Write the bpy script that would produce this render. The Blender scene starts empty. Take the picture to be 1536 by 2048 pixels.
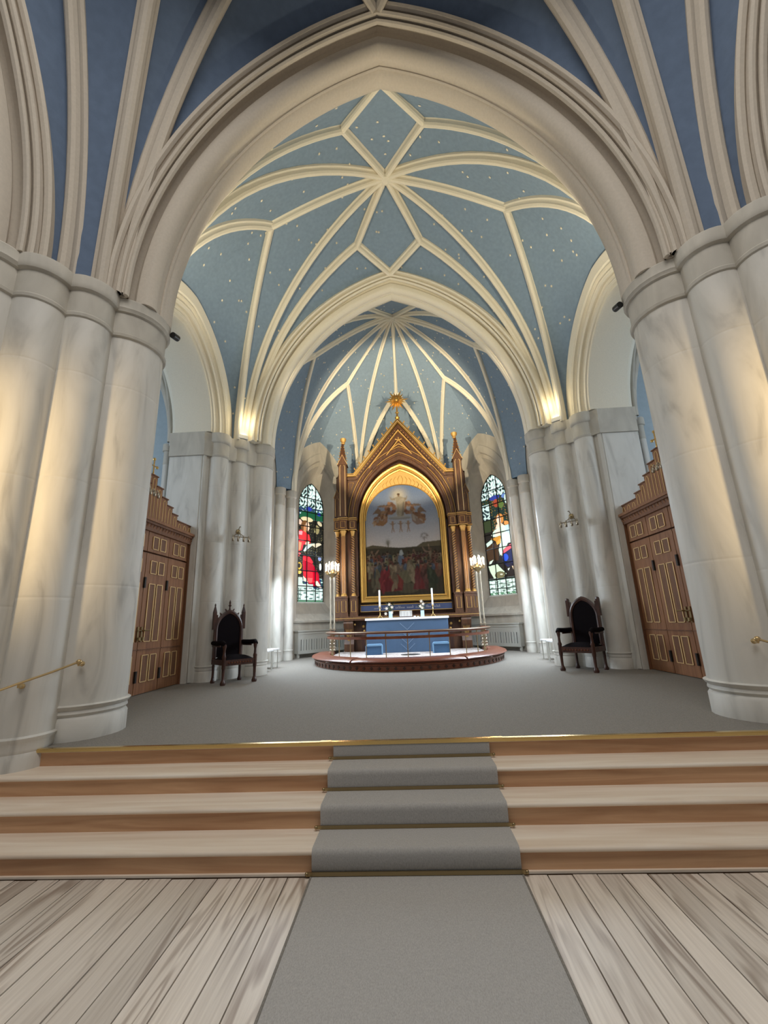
import bpy, math, random
import numpy as np
from mathutils import Vector, Matrix
PI = math.pi
random.seed(7)
rng = np.random.default_rng(5)
S = bpy.context.scene
COL = S.collection

# ------------------------------------------------------------------ camera
cam_d = bpy.data.cameras.new('camera'); cam = bpy.data.objects.new('camera', cam_d); COL.objects.link(cam)
cam_d.sensor_fit = 'VERTICAL'; cam_d.sensor_height = 36.0
cam_d.lens = 850.0 / 2048.0 * 36.0
cam_d.clip_start = 0.05; cam_d.clip_end = 200
_p, _y, _r = math.radians(14.45), math.radians(2.58), math.radians(-2.12)
fwd = Vector((-math.sin(_y)*math.cos(_p), math.cos(_y)*math.cos(_p), math.sin(_p)))
rt = Vector((math.cos(_y), math.sin(_y), 0)); up = rt.cross(fwd)
r2 = math.cos(_r)*rt + math.sin(_r)*up; u2 = -math.sin(_r)*rt + math.cos(_r)*up
cam.matrix_world = Matrix(((r2.x, u2.x, -fwd.x, .028), (r2.y, u2.y, -fwd.y, 0), (r2.z, u2.z, -fwd.z, 1.6), (0, 0, 0, 1)))
S.camera = cam

# ------------------------------------------------------------------ world, lights, exposure
w = bpy.data.worlds.new('world'); S.world = w; w.use_nodes = True
w.node_tree.nodes['Background'].inputs[0].default_value = (0.86, 0.93, 1.0, 1)
w.node_tree.nodes['Background'].inputs[1].default_value = 0.14
S.view_settings.view_transform = 'Standard'; S.view_settings.look = 'None'
S.view_settings.exposure = 0.12; S.view_settings.gamma = 1.0
S.view_settings.use_curve_mapping = False

def look(o, tgt):
    o.rotation_euler = (Vector(tgt) - o.location).to_track_quat('-Z', 'Y').to_euler()
def area(name, loc, tgt, sx, sy, power, col):
    l = bpy.data.lights.new(name, 'AREA'); l.shape = 'RECTANGLE'; l.size = sx; l.size_y = sy
    l.energy = power; l.color = col
    o = bpy.data.objects.new(name, l); COL.objects.link(o); o.location = loc; look(o, tgt); return o
def spot(name, loc, tgt, power, col, ang=60, blend=.4, rad=.05):
    l = bpy.data.lights.new(name, 'SPOT'); l.energy = power; l.color = col
    l.spot_size = math.radians(ang); l.spot_blend = blend; l.shadow_soft_size = rad
    o = bpy.data.objects.new(name, l); COL.objects.link(o); o.location = loc; look(o, tgt); return o
def point(name, loc, power, col, rad=.05):
    l = bpy.data.lights.new(name, 'POINT'); l.energy = power; l.color = col; l.shadow_soft_size = rad
    o = bpy.data.objects.new(name, l); COL.objects.link(o); o.location = loc; return o
DAY = (.74, .87, 1.0); WARM = (1.0, .72, .36); WARM2 = (1.0, .82, .55)
area('nave_daylight', (0, 0.2, 9.4), (0, 0.9, 0.0), 6, 3.0, 320, (1.0, .965, .92))
for s in (-1, 1):
    area('apse_side_window_light', (s*3.82, 11.45, 3.3), (s*1.2, 10.5, -1.0), 1.2, 3.2, 330, DAY)
    area('apse_window_light', (s*3.25, 14.95, 4.4), (s*0.6, 10.2, .6), 1.0, 3.4, 60, DAY)
    area('transept_window_light', (s*8.2, 4.6, 5.2), (s*5.0, 8.0, 4.6), 3.0, 4.0, 120, DAY)
    spot('altar_spot', (s*2.86, 5.02, 5.45), (-s*.3, 14.6, 8.5), 2600, WARM2, 37, .3, .02)
    spot('nave_lamp', (s*4.3, .9, 2.9), (s*3.85, 4.1, 3.1), 420, WARM, 62, 1.0, .25)
    point('vault_uplight_lamp', (s*3.44, 8.80, 6.22), 6, (1.0, .83, .50), .06)
    spot('vault_uplight_beam', (s*3.3, 5.6, 6.1), (s*0.2, 7.6, 11.), 330, (1.0, .88, .64), 130, 1.0, .12)
    point('candle_glow', (s*2.16, 12.8, 3.35), 26, (1.0, .60, .25), .09)

# ------------------------------------------------------------------ materials
def mat(name):
    m = bpy.data.materials.new(name); m.use_nodes = True
    return m, m.node_tree, m.node_tree.nodes['Principled BSDF']
def N(t, k, **kw):
    n = t.nodes.new(k)
    for a, b in kw.items(): setattr(n, a, b)
    return n
def simple(name, c, rough=.5, metal=0., bump=0., scale=60, var=.0, emit=0, spec=None):
    m, t, b = mat(name)
    b.inputs['Base Color'].default_value = (*c, 1); b.inputs['Roughness'].default_value = rough
    b.inputs['Metallic'].default_value = metal
    if spec is not None: b.inputs['Specular IOR Level'].default_value = spec
    if emit:
        b.inputs['Emission Color'].default_value = (*c, 1); b.inputs['Emission Strength'].default_value = emit
    if var or bump:
        tc = N(t, 'ShaderNodeTexCoord'); nz = N(t, 'ShaderNodeTexNoise'); nz.inputs['Scale'].default_value = scale
        nz.inputs['Detail'].default_value = 5
        t.links.new(tc.outputs['Object'], nz.inputs['Vector'])
        if var:
            cr = N(t, 'ShaderNodeValToRGB')
            cr.color_ramp.elements[0].position = .3; cr.color_ramp.elements[1].position = .7
            cr.color_ramp.elements[0].color = (*[x*(1-var) for x in c], 1)
            cr.color_ramp.elements[1].color = (*[min(1, x*(1+var)) for x in c], 1)
            t.links.new(nz.outputs['Fac'], cr.inputs[0]); t.links.new(cr.outputs[0], b.inputs['Base Color'])
        if bump:
            bp = N(t, 'ShaderNodeBump'); bp.inputs['Strength'].default_value = bump; bp.inputs['Distance'].default_value = .01
            t.links.new(nz.outputs['Fac'], bp.inputs['Height']); t.links.new(bp.outputs[0], b.inputs['Normal'])
    return m
def grained(name, c1, c2, scale, rough=.5, lo=.35, hi=.7, obvar=0., bump=.1, dist=1.5, detail=6, generated=False, c3=None):
    """noise stretched by a scale vector in object space: grain, veins"""
    m, t, b = mat(name)
    tc = N(t, 'ShaderNodeTexCoord'); mp = N(t, 'ShaderNodeMapping'); mp.inputs['Scale'].default_value = scale
    nz = N(t, 'ShaderNodeTexNoise'); nz.inputs['Scale'].default_value = 1; nz.inputs['Detail'].default_value = detail
    nz.inputs['Distortion'].default_value = dist
    t.links.new(tc.outputs['Object'], mp.inputs[0])
    if obvar:
        oi = N(t, 'ShaderNodeObjectInfo'); mu = N(t, 'ShaderNodeVectorMath', operation='MULTIPLY_ADD')
        cm = N(t, 'ShaderNodeCombineXYZ')
        for k in range(3): t.links.new(oi.outputs['Random'], cm.inputs[k])
        mu.inputs[1].default_value = (37, 53, 71)
        t.links.new(cm.outputs[0], mu.inputs[0]); t.links.new(mp.outputs[0], mu.inputs[2])
        t.links.new(mu.outputs[0], nz.inputs['Vector'])
    else:
        t.links.new(mp.outputs[0], nz.inputs['Vector'])
    cr = N(t, 'ShaderNodeValToRGB')
    cr.color_ramp.elements[0].position = lo; cr.color_ramp.elements[1].position = hi
    cr.color_ramp.elements[0].color = (*c1, 1); cr.color_ramp.elements[1].color = (*c2, 1)
    if c3:
        e = cr.color_ramp.elements.new((lo+hi)/2); e.color = (*c3, 1)
    t.links.new(nz.outputs['Fac'], cr.inputs[0])
    out = cr.outputs[0]
    if obvar:
        hv = N(t, 'ShaderNodeHueSaturation'); mr = N(t, 'ShaderNodeMapRange')
        mr.inputs['To Min'].default_value = 1-obvar; mr.inputs['To Max'].default_value = 1+obvar*.6
        t.links.new(oi.outputs['Random'], mr.inputs['Value']); t.links.new(mr.outputs[0], hv.inputs['Value'])
        t.links.new(out, hv.inputs['Color']); out = hv.outputs[0]
    t.links.new(out, b.inputs['Base Color']); b.inputs['Roughness'].default_value = rough
    if bump:
        bp = N(t, 'ShaderNodeBump'); bp.inputs['Strength'].default_value = bump; bp.inputs['Distance'].default_value = .008
        t.links.new(nz.outputs['Fac'], bp.inputs['Height']); t.links.new(bp.outputs[0], b.inputs['Normal'])
    return m
def vcol(name, emit=0., rough=.5):
    m, t, b = mat(name)
    at = N(t, 'ShaderNodeVertexColor'); at.layer_name = 'Col'
    t.links.new(at.outputs[0], b.inputs['Base Color']); b.inputs['Roughness'].default_value = rough
    if emit:
        t.links.new(at.outputs[0], b.inputs['Emission Color']); b.inputs['Emission Strength'].default_value = emit
    return m
M = {}
M['marble'] = grained('veined_marble', (.46, .44, .40), (.66, .635, .58), (2.6, 2.6, .6), .55, .30, .60, 0, .06, 2.2, 8, c3=(.61, .585, .53))
M['stone'] = grained('limewashed_stone', (.44, .41, .355), (.56, .525, .455), (3, 3, 1.2), .8, .3, .7, 0, .12)
M['plaster'] = simple('cream_plaster', (.77, .72, .60), .85, 0, .15, 45, .03)
M['rib'] = simple('cream_rib_stone', (.80, .74, .60), .8, 0, .1, 50, .03)
M['pinkstone'] = simple('warm_grey_arch_stone', (.58, .515, .43), .85, 0, .15, 30, .04)
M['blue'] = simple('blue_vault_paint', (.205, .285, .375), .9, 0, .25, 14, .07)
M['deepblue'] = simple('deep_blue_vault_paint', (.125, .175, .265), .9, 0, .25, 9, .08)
M['blueplaster'] = simple('pale_blue_wall_paint', (.40, .48, .53), .9, 0, .1, 12, .04)
M['gold'] = simple('gilding', (.50, .30, .08), .34, .85, .2, 70, .12)
M['goldp'] = simple('gold_paint', (.52, .31, .09), .5, .35, .1, 90, .1)
M['giltwood'] = simple('parcel_gilt_wood', (.30, .15, .05), .4, .2, .1, 60, .1)
M['line'] = simple('gilt_line', (.82, .58, .28), .45, .3)
M['brass'] = simple('polished_brass', (.78, .55, .22), .22, 1.0, 0)
M['oldbrass'] = simple('worn_brass', (.55, .40, .20), .4, .8, 0)
M['darkbrass'] = simple('tarnished_brass', (.36, .27, .14), .35, .9, 0)
M['silverbrass'] = simple('pale_nickel_brass', (.40, .34, .26), .35, .95, 0)
M['oak'] = grained('reredos_oak', (.050, .020, .008), (.115, .046, .017), (9, 9, 1.6), .42, .3, .7, 0, .15)
M['doorwood'] = grained('door_oak', (.200, .080, .034), (.330, .150, .066), (14, 14, 1.1), .48, .3, .7, 0, .12)
M['darkdoor'] = grained('door_panel_oak', (.130, .052, .024), (.220, .095, .042), (14, 14, 1.1), .5, .3, .7, 0, .12)
M['mahog'] = grained('dark_carved_wood', (.030, .011, .008), (.080, .030, .018), (14, 14, 3), .35, .3, .7, 0, .15)
M['redwood'] = grained('polished_mahogany', (.110, .030, .014), (.210, .066, .030), (3, 3, 20), .28, .3, .7, 0, .05)
M['leather'] = simple('oxblood_leather', (.190, .060, .034), .30, 0, .25, 30, .15)
M['velvet'] = simple('black_velvet', (.006, .004, .005), .95, 0, .2, 80, 0, spec=.1)
M['pine'] = grained('pine_tread', (.72, .575, .44), (.88, .775, .65), (.7, 10, 16), .42, .3, .66, 0, .06, 1.0)
M['pineriser'] = grained('pine_riser', (.44, .225, .11), (.66, .40, .225), (.8, 12, 14), .45, .3, .68, .05, .06, 1.0)
def plank_mat():
    m, t, b = mat('limed_plank')
    tc = N(t, 'ShaderNodeTexCoord'); oi = N(t, 'ShaderNodeObjectInfo')
    off = N(t, 'ShaderNodeVectorMath', operation='SCALE'); off.inputs[0].default_value = (31, 47, 13); t.links.new(oi.outputs['Random'], off.inputs['Scale'])
    ad = N(t, 'ShaderNodeVectorMath', operation='ADD'); t.links.new(tc.outputs['Object'], ad.inputs[0]); t.links.new(off.outputs[0], ad.inputs[1])
    def mp(sc):
        q = N(t, 'ShaderNodeMapping'); q.inputs['Scale'].default_value = sc; t.links.new(ad.outputs[0], q.inputs[0]); return q
    n1 = N(t, 'ShaderNodeTexNoise'); n1.inputs['Scale'].default_value = 1; n1.inputs['Detail'].default_value = 2; n1.inputs['Distortion'].default_value = .4
    t.links.new(mp((7, .55, 7)).outputs[0], n1.inputs['Vector'])
    mul = N(t, 'ShaderNodeMath', operation='MULTIPLY'); mul.inputs[1].default_value = 46; t.links.new(n1.outputs['Fac'], mul.inputs[0])
    sn = N(t, 'ShaderNodeMath', operation='SINE'); t.links.new(mul.outputs[0], sn.inputs[0])
    n2 = N(t, 'ShaderNodeTexNoise'); n2.inputs['Scale'].default_value = 1; n2.inputs['Detail'].default_value = 5
    t.links.new(mp((70, 2.2, 70)).outputs[0], n2.inputs['Vector'])
    mr = N(t, 'ShaderNodeMapRange'); mr.inputs['From Min'].default_value = -.2; mr.inputs['From Max'].default_value = 1.0; mr.inputs['To Max'].default_value = .55
    t.links.new(sn.outputs[0], mr.inputs['Value'])
    n3 = N(t, 'ShaderNodeTexNoise'); n3.inputs['Scale'].default_value = 1; t.links.new(mp((5, .6, 5)).outputs[0], n3.inputs['Vector'])
    m3 = N(t, 'ShaderNodeMapRange'); m3.inputs['From Min'].default_value = .42; m3.inputs['From Max'].default_value = .62; t.links.new(n3.outputs['Fac'], m3.inputs['Value'])
    pr = N(t, 'ShaderNodeMath', operation='MULTIPLY'); t.links.new(mr.outputs[0], pr.inputs[0]); t.links.new(m3.outputs[0], pr.inputs[1])
    sb = N(t, 'ShaderNodeMath', operation='MULTIPLY_ADD'); sb.inputs[1].default_value = .55; t.links.new(n2.outputs['Fac'], sb.inputs[0]); t.links.new(pr.outputs[0], sb.inputs[2])
    cr = N(t, 'ShaderNodeValToRGB'); cr.color_ramp.elements[0].position = .18; cr.color_ramp.elements[1].position = .80
    cr.color_ramp.elements[0].color = (.80, .71, .61, 1); cr.color_ramp.elements[1].color = (.40, .315, .25, 1)
    t.links.new(sb.outputs[0], cr.inputs[0])
    hv = N(t, 'ShaderNodeHueSaturation'); rr = N(t, 'ShaderNodeMapRange'); rr.inputs['To Min'].default_value = .80; rr.inputs['To Max'].default_value = 1.06
    t.links.new(oi.outputs['Random'], rr.inputs['Value']); t.links.new(rr.outputs[0], hv.inputs['Value']); t.links.new(cr.outputs[0], hv.inputs['Color'])
    t.links.new(hv.outputs[0], b.inputs['Base Color']); b.inputs['Roughness'].default_value = .45
    return m
M['plank'] = plank_mat()
M['carpet'] = grained('grey_carpet', (.180, .160, .135), (.245, .222, .190), (160, 70, 160), .95, .35, .65, 0, .5, 0)
M['runner'] = grained('grey_loop_runner', (.355, .335, .312), (.465, .443, .415), (230, 90, 90), .95, .3, .7, 0, .3, .3)
M['white'] = simple('white_paint', (.66, .66, .63), .5, 0, 0)
M['radi'] = simple('grey_white_radiator_paint', (.50, .49, .44), .6, 0, 0)
M['slot'] = simple('shadowed_slot', (.02, .018, .015), .9)
M['star'] = simple('pale_gilt_star', (.80, .74, .60), .4, .3)
M['cloth'] = simple('blue_altar_cloth', (.060, .108, .190), .85, 0, .4, 120, .08)
M['clothline'] = simple('pale_blue_stitching', (.24, .33, .45), .8)
M['linen'] = simple('white_linen', (.86, .88, .90), .8)
M['stoolblue'] = simple('blue_stool_fabric', (.045, .115, .235), .7, 0, .3, 90, .08)
M['stooltop'] = simple('light_blue_stool_edge', (.17, .33, .52), .7)
M['wax'] = simple('white_wax', (.90, .88, .82), .4)
M['flame'] = simple('lit_bulb', (1.0, .74, .40), .5, emit=26)
M['uplit'] = simple('lamp_glass', (1.0, .85, .5), .5, emit=10)
M['black'] = simple('black_metal', (.012, .012, .012), .4)
M['lead'] = simple('black_iron_bar', (.010, .011, .012), .6)
M['band'] = simple('navy_inscription_band', (.020, .032, .085), .6)
M['script'] = simple('faded_gold_script', (.23, .22, .24), .6)
M['vase'] = simple('pale_blue_ceramic', (.52, .66, .78), .35)
M['paper'] = simple('book_paper', (.60, .58, .55), .8)
M['print'] = simple('printed_text_grey', (.36, .35, .35), .8)
M['leaf'] = simple('dark_green_leaf', (.030, .050, .026), .5)
M['petal'] = simple('cream_petal', (.80, .72, .62), .6)
M['rug'] = grained('pale_patterned_rug', (.40, .30, .27), (.72, .68, .64), (6, 14, 6), .9, .42, .56, 0, .1, 2.0)
M['canvas'] = vcol('oil_painting', 0, .8)
M['canvas'].node_tree.nodes['Principled BSDF'].inputs['Specular IOR Level'].default_value = .12
M['glass'] = vcol('stained_glass', 1.0, .3)
M['clearglass'] = simple('daylit_leaded_glass', (.72, .86, 1.0), .3, emit=3.0)

# ------------------------------------------------------------------ mesh helpers
class MB:
    def __init__(s): s.v = []; s.f = []; s.m = []; s.n = 0
    def add(s, V, F, mi=0):
        b = len(s.v); s.v += [tuple(map(float, p)) for p in V]; s.f += [tuple(i+b for i in f) for f in F]; s.m += [mi]*len(F); return s
    def box(s, c, d, mi=0, rz=0.):
        x, y, z = [k/2 for k in d]; co, si = math.cos(rz), math.sin(rz)
        V = [(c[0]+co*a*x-si*b*y, c[1]+si*a*x+co*b*y, c[2]+e*z) for a in (-1, 1) for b in (-1, 1) for e in (-1, 1)]
        return s.add(V, [(0, 1, 3, 2), (4, 6, 7, 5), (0, 4, 5, 1), (2, 3, 7, 6), (0, 2, 6, 4), (1, 5, 7, 3)], mi)
    def bb(s, x0, x1, y0, y1, z0, z1, mi=0):
        return s.box(((x0+x1)/2, (y0+y1)/2, (z0+z1)/2), (abs(x1-x0), abs(y1-y0), abs(z1-z0)), mi)
    def lathe(s, prof, c=(0, 0, 0), n=24, mi=0, a0=0, a1=2*PI):
        full = abs(a1-a0-2*PI) < 1e-6; k = n if full else n+1
        V = [(c[0]+r*math.cos(a0+(a1-a0)*i/n), c[1]+r*math.sin(a0+(a1-a0)*i/n), c[2]+z) for r, z in prof for i in range(k)]
        F = [(j*k+i, j*k+(i+1) % k, (j+1)*k+(i+1) % k, (j+1)*k+i) for j in range(len(prof)-1) for i in range(n)]
        if full:
            if prof[0][0] > 1e-5: F.append(tuple(reversed(range(k))))
            if prof[-1][0] > 1e-5: F.append(tuple((len(prof)-1)*k+i for i in range(k)))
        return s.add(V, F, mi)
    def tube(s, P, r, n=8, mi=0, cap=True):
        P = [Vector(p) for p in P]; V = []; m = len(P)
        R_ = r if hasattr(r, '__len__') else [r]*m
        prev = None
        for i, p in enumerate(P):
            t = (P[min(i+1, m-1)]-P[max(i-1, 0)]).normalized()
            if prev is None: a = t.cross(Vector((0, 0, 1))) if abs(t.z) < .9 else t.cross(Vector((1, 0, 0)))
            else: a = prev - t*prev.dot(t)
            a.normalize(); prev = a; b = t.cross(a)
            V += [tuple(p+(a*math.cos(2*PI*k/n)+b*math.sin(2*PI*k/n))*R_[i]) for k in range(n)]
        F = [(i*n+k, i*n+(k+1) % n, (i+1)*n+(k+1) % n, (i+1)*n+k) for i in range(m-1) for k in range(n)]
        if cap: F += [tuple(reversed(range(n))), tuple((m-1)*n+k for k in range(n))]
        return s.add(V, F, mi)
    def prism(s, poly, z0, z1, mi=0):
        n = len(poly)
        V = [(x, y, z0) for x, y in poly]+[(x, y, z1) for x, y in poly]
        F = [(i, (i+1) % n, n+(i+1) % n, n+i) for i in range(n)]+[tuple(reversed(range(n))), tuple(range(n, 2*n))]
        return s.add(V, F, mi)
    def plate(s, poly, y0, y1, mi=0, f=None):
        """polygon in x,z extruded along y; f maps (x,y,z)"""
        n = len(poly); f = f or (lambda x, y, z: (x, y, z))
        V = [f(x, y0, z) for x, z in poly]+[f(x, y1, z) for x, z in poly]
        F = [(i, (i+1) % n, n+(i+1) % n, n+i) for i in range(n)]+[tuple(reversed(range(n))), tuple(range(n, 2*n))]
        return s.add(V, F, mi)
    def grid(s, G, mi=0, closed=False):
        a = len(G); b = len(G[0])
        V = [p for row in G for p in row]
        F = [(i*b+j, i*b+(j+1) % b, (i+1)*b+(j+1) % b, (i+1)*b+j) for i in range(a-1) for j in range(b if closed else b-1)]
        return s.add(V, F, mi)
    def sphere(s, c, r, mi=0, n=12, sc=(1, 1, 1)):
        k = n//2
        V = [(c[0]+r*sc[0]*math.sin(PI*i/k)*math.cos(2*PI*j/n), c[1]+r*sc[1]*math.sin(PI*i/k)*math.sin(2*PI*j/n), c[2]+r*sc[2]*math.cos(PI*i/k)) for i in range(k+1) for j in range(n)]
        F = [(i*n+j, (i+1)*n+j, (i+1)*n+(j+1) % n, i*n+(j+1) % n) for i in range(k) for j in range(n)]
        return s.add(V, F, mi)
    def mesh(s, name, mats, smooth=True, ang=38, fix=True):
        me = bpy.data.meshes.new(name); me.from_pydata(s.v, [], s.f)
        for m in mats: me.materials.append(M[m] if isinstance(m, str) else m)
        if len(mats) > 1: me.polygons.foreach_set('material_index', s.m)
        me.validate()
        if fix:
            import bmesh
            bm = bmesh.new(); bm.from_mesh(me); bmesh.ops.remove_doubles(bm, verts=bm.verts, dist=1e-5)
            bmesh.ops.recalc_face_normals(bm, faces=bm.faces); bm.to_mesh(me); bm.free()
        if smooth:
            me.polygons.foreach_set('use_smooth', [True]*len(me.polygons)); me.set_sharp_from_angle(angle=math.radians(ang))
        return me
    def build(s, name, mats, parent=None, smooth=True, ang=38, fix=True):
        mats = mats if isinstance(mats, (list, tuple)) else [mats]
        return link(name, s.mesh(name, mats, smooth, ang, fix), parent)
def link(name, data, parent=None):
    o = bpy.data.objects.new(name, data); COL.objects.link(o)
    if parent: o.parent = parent
    return o
def tag(o, label=None, cat=None, group=None, kind=None):
    for k, v in (('label', label), ('category', cat), ('group', group), ('kind', kind)):
        if v: o[k] = v
    return o
def empty(name, loc, rz=0, label=None, cat=None, group=None, kind=None):
    o = bpy.data.objects.new(name, None); COL.objects.link(o); o.empty_display_size = .1
    o.location = loc; o.rotation_euler = (0, 0, rz); return tag(o, label, cat, group, kind)
def copy_tree(o, parent=None):
    c = o.copy(); COL.objects.link(c); c.parent = parent
    for ch in list(o.children): copy_tree(ch, c)
    return c
def mirror(s, pts): return [(s*p[0], *p[1:]) for p in pts]
ZF = .585
# ------------------------------------------------------------------ floor of the nave: planks
fl = MB().bb(-6.5, 6.5, -8, 5.2, -.12, -.022).build('floor', 'slot', None, False); tag(fl, kind='structure')
PW = .155
me = MB().box((0, 0, 0), (PW-.0075, 11.5, .022)).mesh('plank', ['plank'], False)
for s in (-1, 1):
    for k in range(34):
        o = link('plank', me, fl)
        o.location = (s*(.683+PW*(k+.5)), -2.5+random.uniform(-.004, .004), -.011+random.uniform(-.0015, .0012))
MB().bb(-.68, .68, -8, 3.25, -.022, -.002).build('underlay', 'plank', fl, False)

# ------------------------------------------------------------------ steps
RY = [3.28, 3.57, 3.86, 4.14]; RH = ZF/4
st = empty('chancel_steps', (0, RY[0], 0), 0, 'four wide pine steps rising to the carpeted chancel', 'steps')
def par(o, p):
    o.parent = p; o.matrix_parent_inverse = p.matrix_basis.inverted(); return o
for i, y in enumerate(RY):
    z0, z1 = RH*i, RH*(i+1)
    yb = RY[i+1] if i < 3 else 4.6
    par(MB().bb(-5.6, 5.6, y, y+.03, z0-.03, z1-.032).build('riser', 'pineriser', None, False), st)
    b = MB()
    yn = y-.025
    if i < 3:
        n = 6
        prof = [(yb+.02, z1-.032), (yn+.016, z1-.032)]+[(yn+.016-.016*math.sin(PI*k/n), z1-.016-.016*math.cos(PI*k/n)) for k in range(1, n)]+[(yn+.016, z1), (yb+.02, z1)]
        b.add([(x, p, q) for x in (-5.6, 5.6) for p, q in prof], [tuple(range(len(prof))), tuple(reversed(range(len(prof), 2*len(prof))))]+[(k, (k+1) % len(prof), len(prof)+(k+1) % len(prof), len(prof)+k) for k in range(len(prof))])
        par(b.build('tread', 'pine', None), st)
    else:
        par(MB().bb(-5.6, 5.6, yn+.01, y+.05, z1-.034, z1-.006).build('tread', 'pine', None, False), st)
par(MB().bb(-5.6, 5.6, 3.3, 4.6, -.02, .10).build('step_core', 'slot', None, False), st)
o = par(MB().bb(-5.6, -.74, 4.108, 4.150, ZF-.008, ZF+.004).bb(.74, 5.6, 4.108, 4.150, ZF-.008, ZF+.004).bb(-.74, .74, 4.106, 4.150, ZF-.008, ZF+.004)
        .bb(-.80, -.70, 4.102, 4.152, ZF-.01, ZF+.007).bb(.70, .80, 4.102, 4.152, ZF-.01, ZF+.007)
        .bb(-5.6, 5.6, 4.105, 4.112, ZF-.026, ZF-.004).build('brass_edge_strip', 'brass', None, False), st)
tag(o, 'thin brass strip edging the top step')
par(MB().bb(-5.6, 5.6, 3.262, 3.285, 0, .014).build('base_bead', 'pine', None, False), st)
# runner
rp = [(-8, .008), (3.235, .008), (3.262, .014)]
for i, y in enumerate(RY):
    z1 = RH*(i+1)
    if i < 3:
        rp += [(y-.030, z1-RH+.03), (y-.034, z1-.035)] + [(y-.034+.03*(1-math.cos(a)), z1-.022+.034*math.sin(a)) for a in (0, .4, .8, 1.2, 1.57)] + [(RY[i+1]-.045, z1+.010), (RY[i+1]-.03, z1+.016)]
    else:
        rp += [(y-.030, z1-RH+.03), (y-.030, z1-.008)]
b = MB(); b.grid([[(x, y, z) for y, z in rp] for x in (-.68, .68)]+[[(.68, y+.012 if i > 2 else y, z-.012) for i, (y, z) in enumerate(rp)]]); b.grid([[(-.68, y+.012 if i > 2 else y, z-.012) for i, (y, z) in enumerate(rp)], [(-.68, y, z) for y, z in rp]])
ru = b.build('stair_runner', 'runner', None, True, 50, True)
tag(ru, 'grey loop carpet runner up the middle of the pine steps and along the nave floor', 'carpet')
for s in (-1, 1):
    MB().bb(s*.682-.006, s*.682+.006, -8, 3.24, 0, .011).build('binding', 'carpet', ru, False)
for i, y in enumerate(RY):
    z = RH*i
    MB().bb(-.71, .71, y-.046, y-.036, z+.012, z+.034).sphere((-.71, y-.041, z+.023), .013).sphere((.71, y-.041, z+.023), .013).build('carpet_rod', 'darkbrass', ru)

# ------------------------------------------------------------------ chancel floor
f2 = MB().bb(-5.6, 5.6, 4.15, 17.5, ZF-.12, ZF).build('floor', 'carpet', None, False); tag(f2, kind='structure')
for s in (-1, 1):
    tag(MB().bb(s*5.6, s*12, 5.5, 10.5, ZF-.12, ZF).build('floor', 'carpet', None, False), kind='structure')

# ------------------------------------------------------------------ piers
def shaft(parent, x, y, r, zb, hb, zn, zc, capr, zr=None, n=28, bmat='marble', ring=True):
    """base, drum shaft with joints, capital as separate parts"""
    zr = zr or zc-.17
    rb = r*.975
    par(MB().lathe([(rb*1.06, zb), (rb*1.06, zb+hb*.55), (rb*1.0, zb+hb*.66), (rb*1.05, zb+hb*.74), (rb*1.03, zb+hb*.84), (r*1.04, zb+hb*.88), (r*1.08, zb+hb*.96), (r, zb+hb)], (x, y, 0), n).build('base', bmat), parent)
    prof = [(r, zb+hb), (r, zb+hb+.03)]
    nj = 3
    for k in range(1, nj+1):
        zj = zb+hb+(zn-zb-hb)*k/(nj+.6)
        prof += [(r, zj-.03), (r, zj-.006), (r-.0018, zj), (r, zj+.006), (r, zj+.03)]
    prof += [(r, zn-.03), (r, zn)]
    par(MB().lathe(prof, (x, y, 0), n).build('shaft', bmat), parent)
    par(MB().lathe([(r, zn-.05), (r*1.06, zn-.035), (r*1.08, zn), (r*1.02, zn+.02), (r*1.02, zr-.02), (r*1.08, zr-.01), (capr*.96, zr), (capr, zr+.03), (capr*.985, zr+.06), (capr, zc-.02), (capr*.97, zc)], (x, y, 0), n).build('capital', 'stone'), parent)
ZC = 5.62
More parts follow.
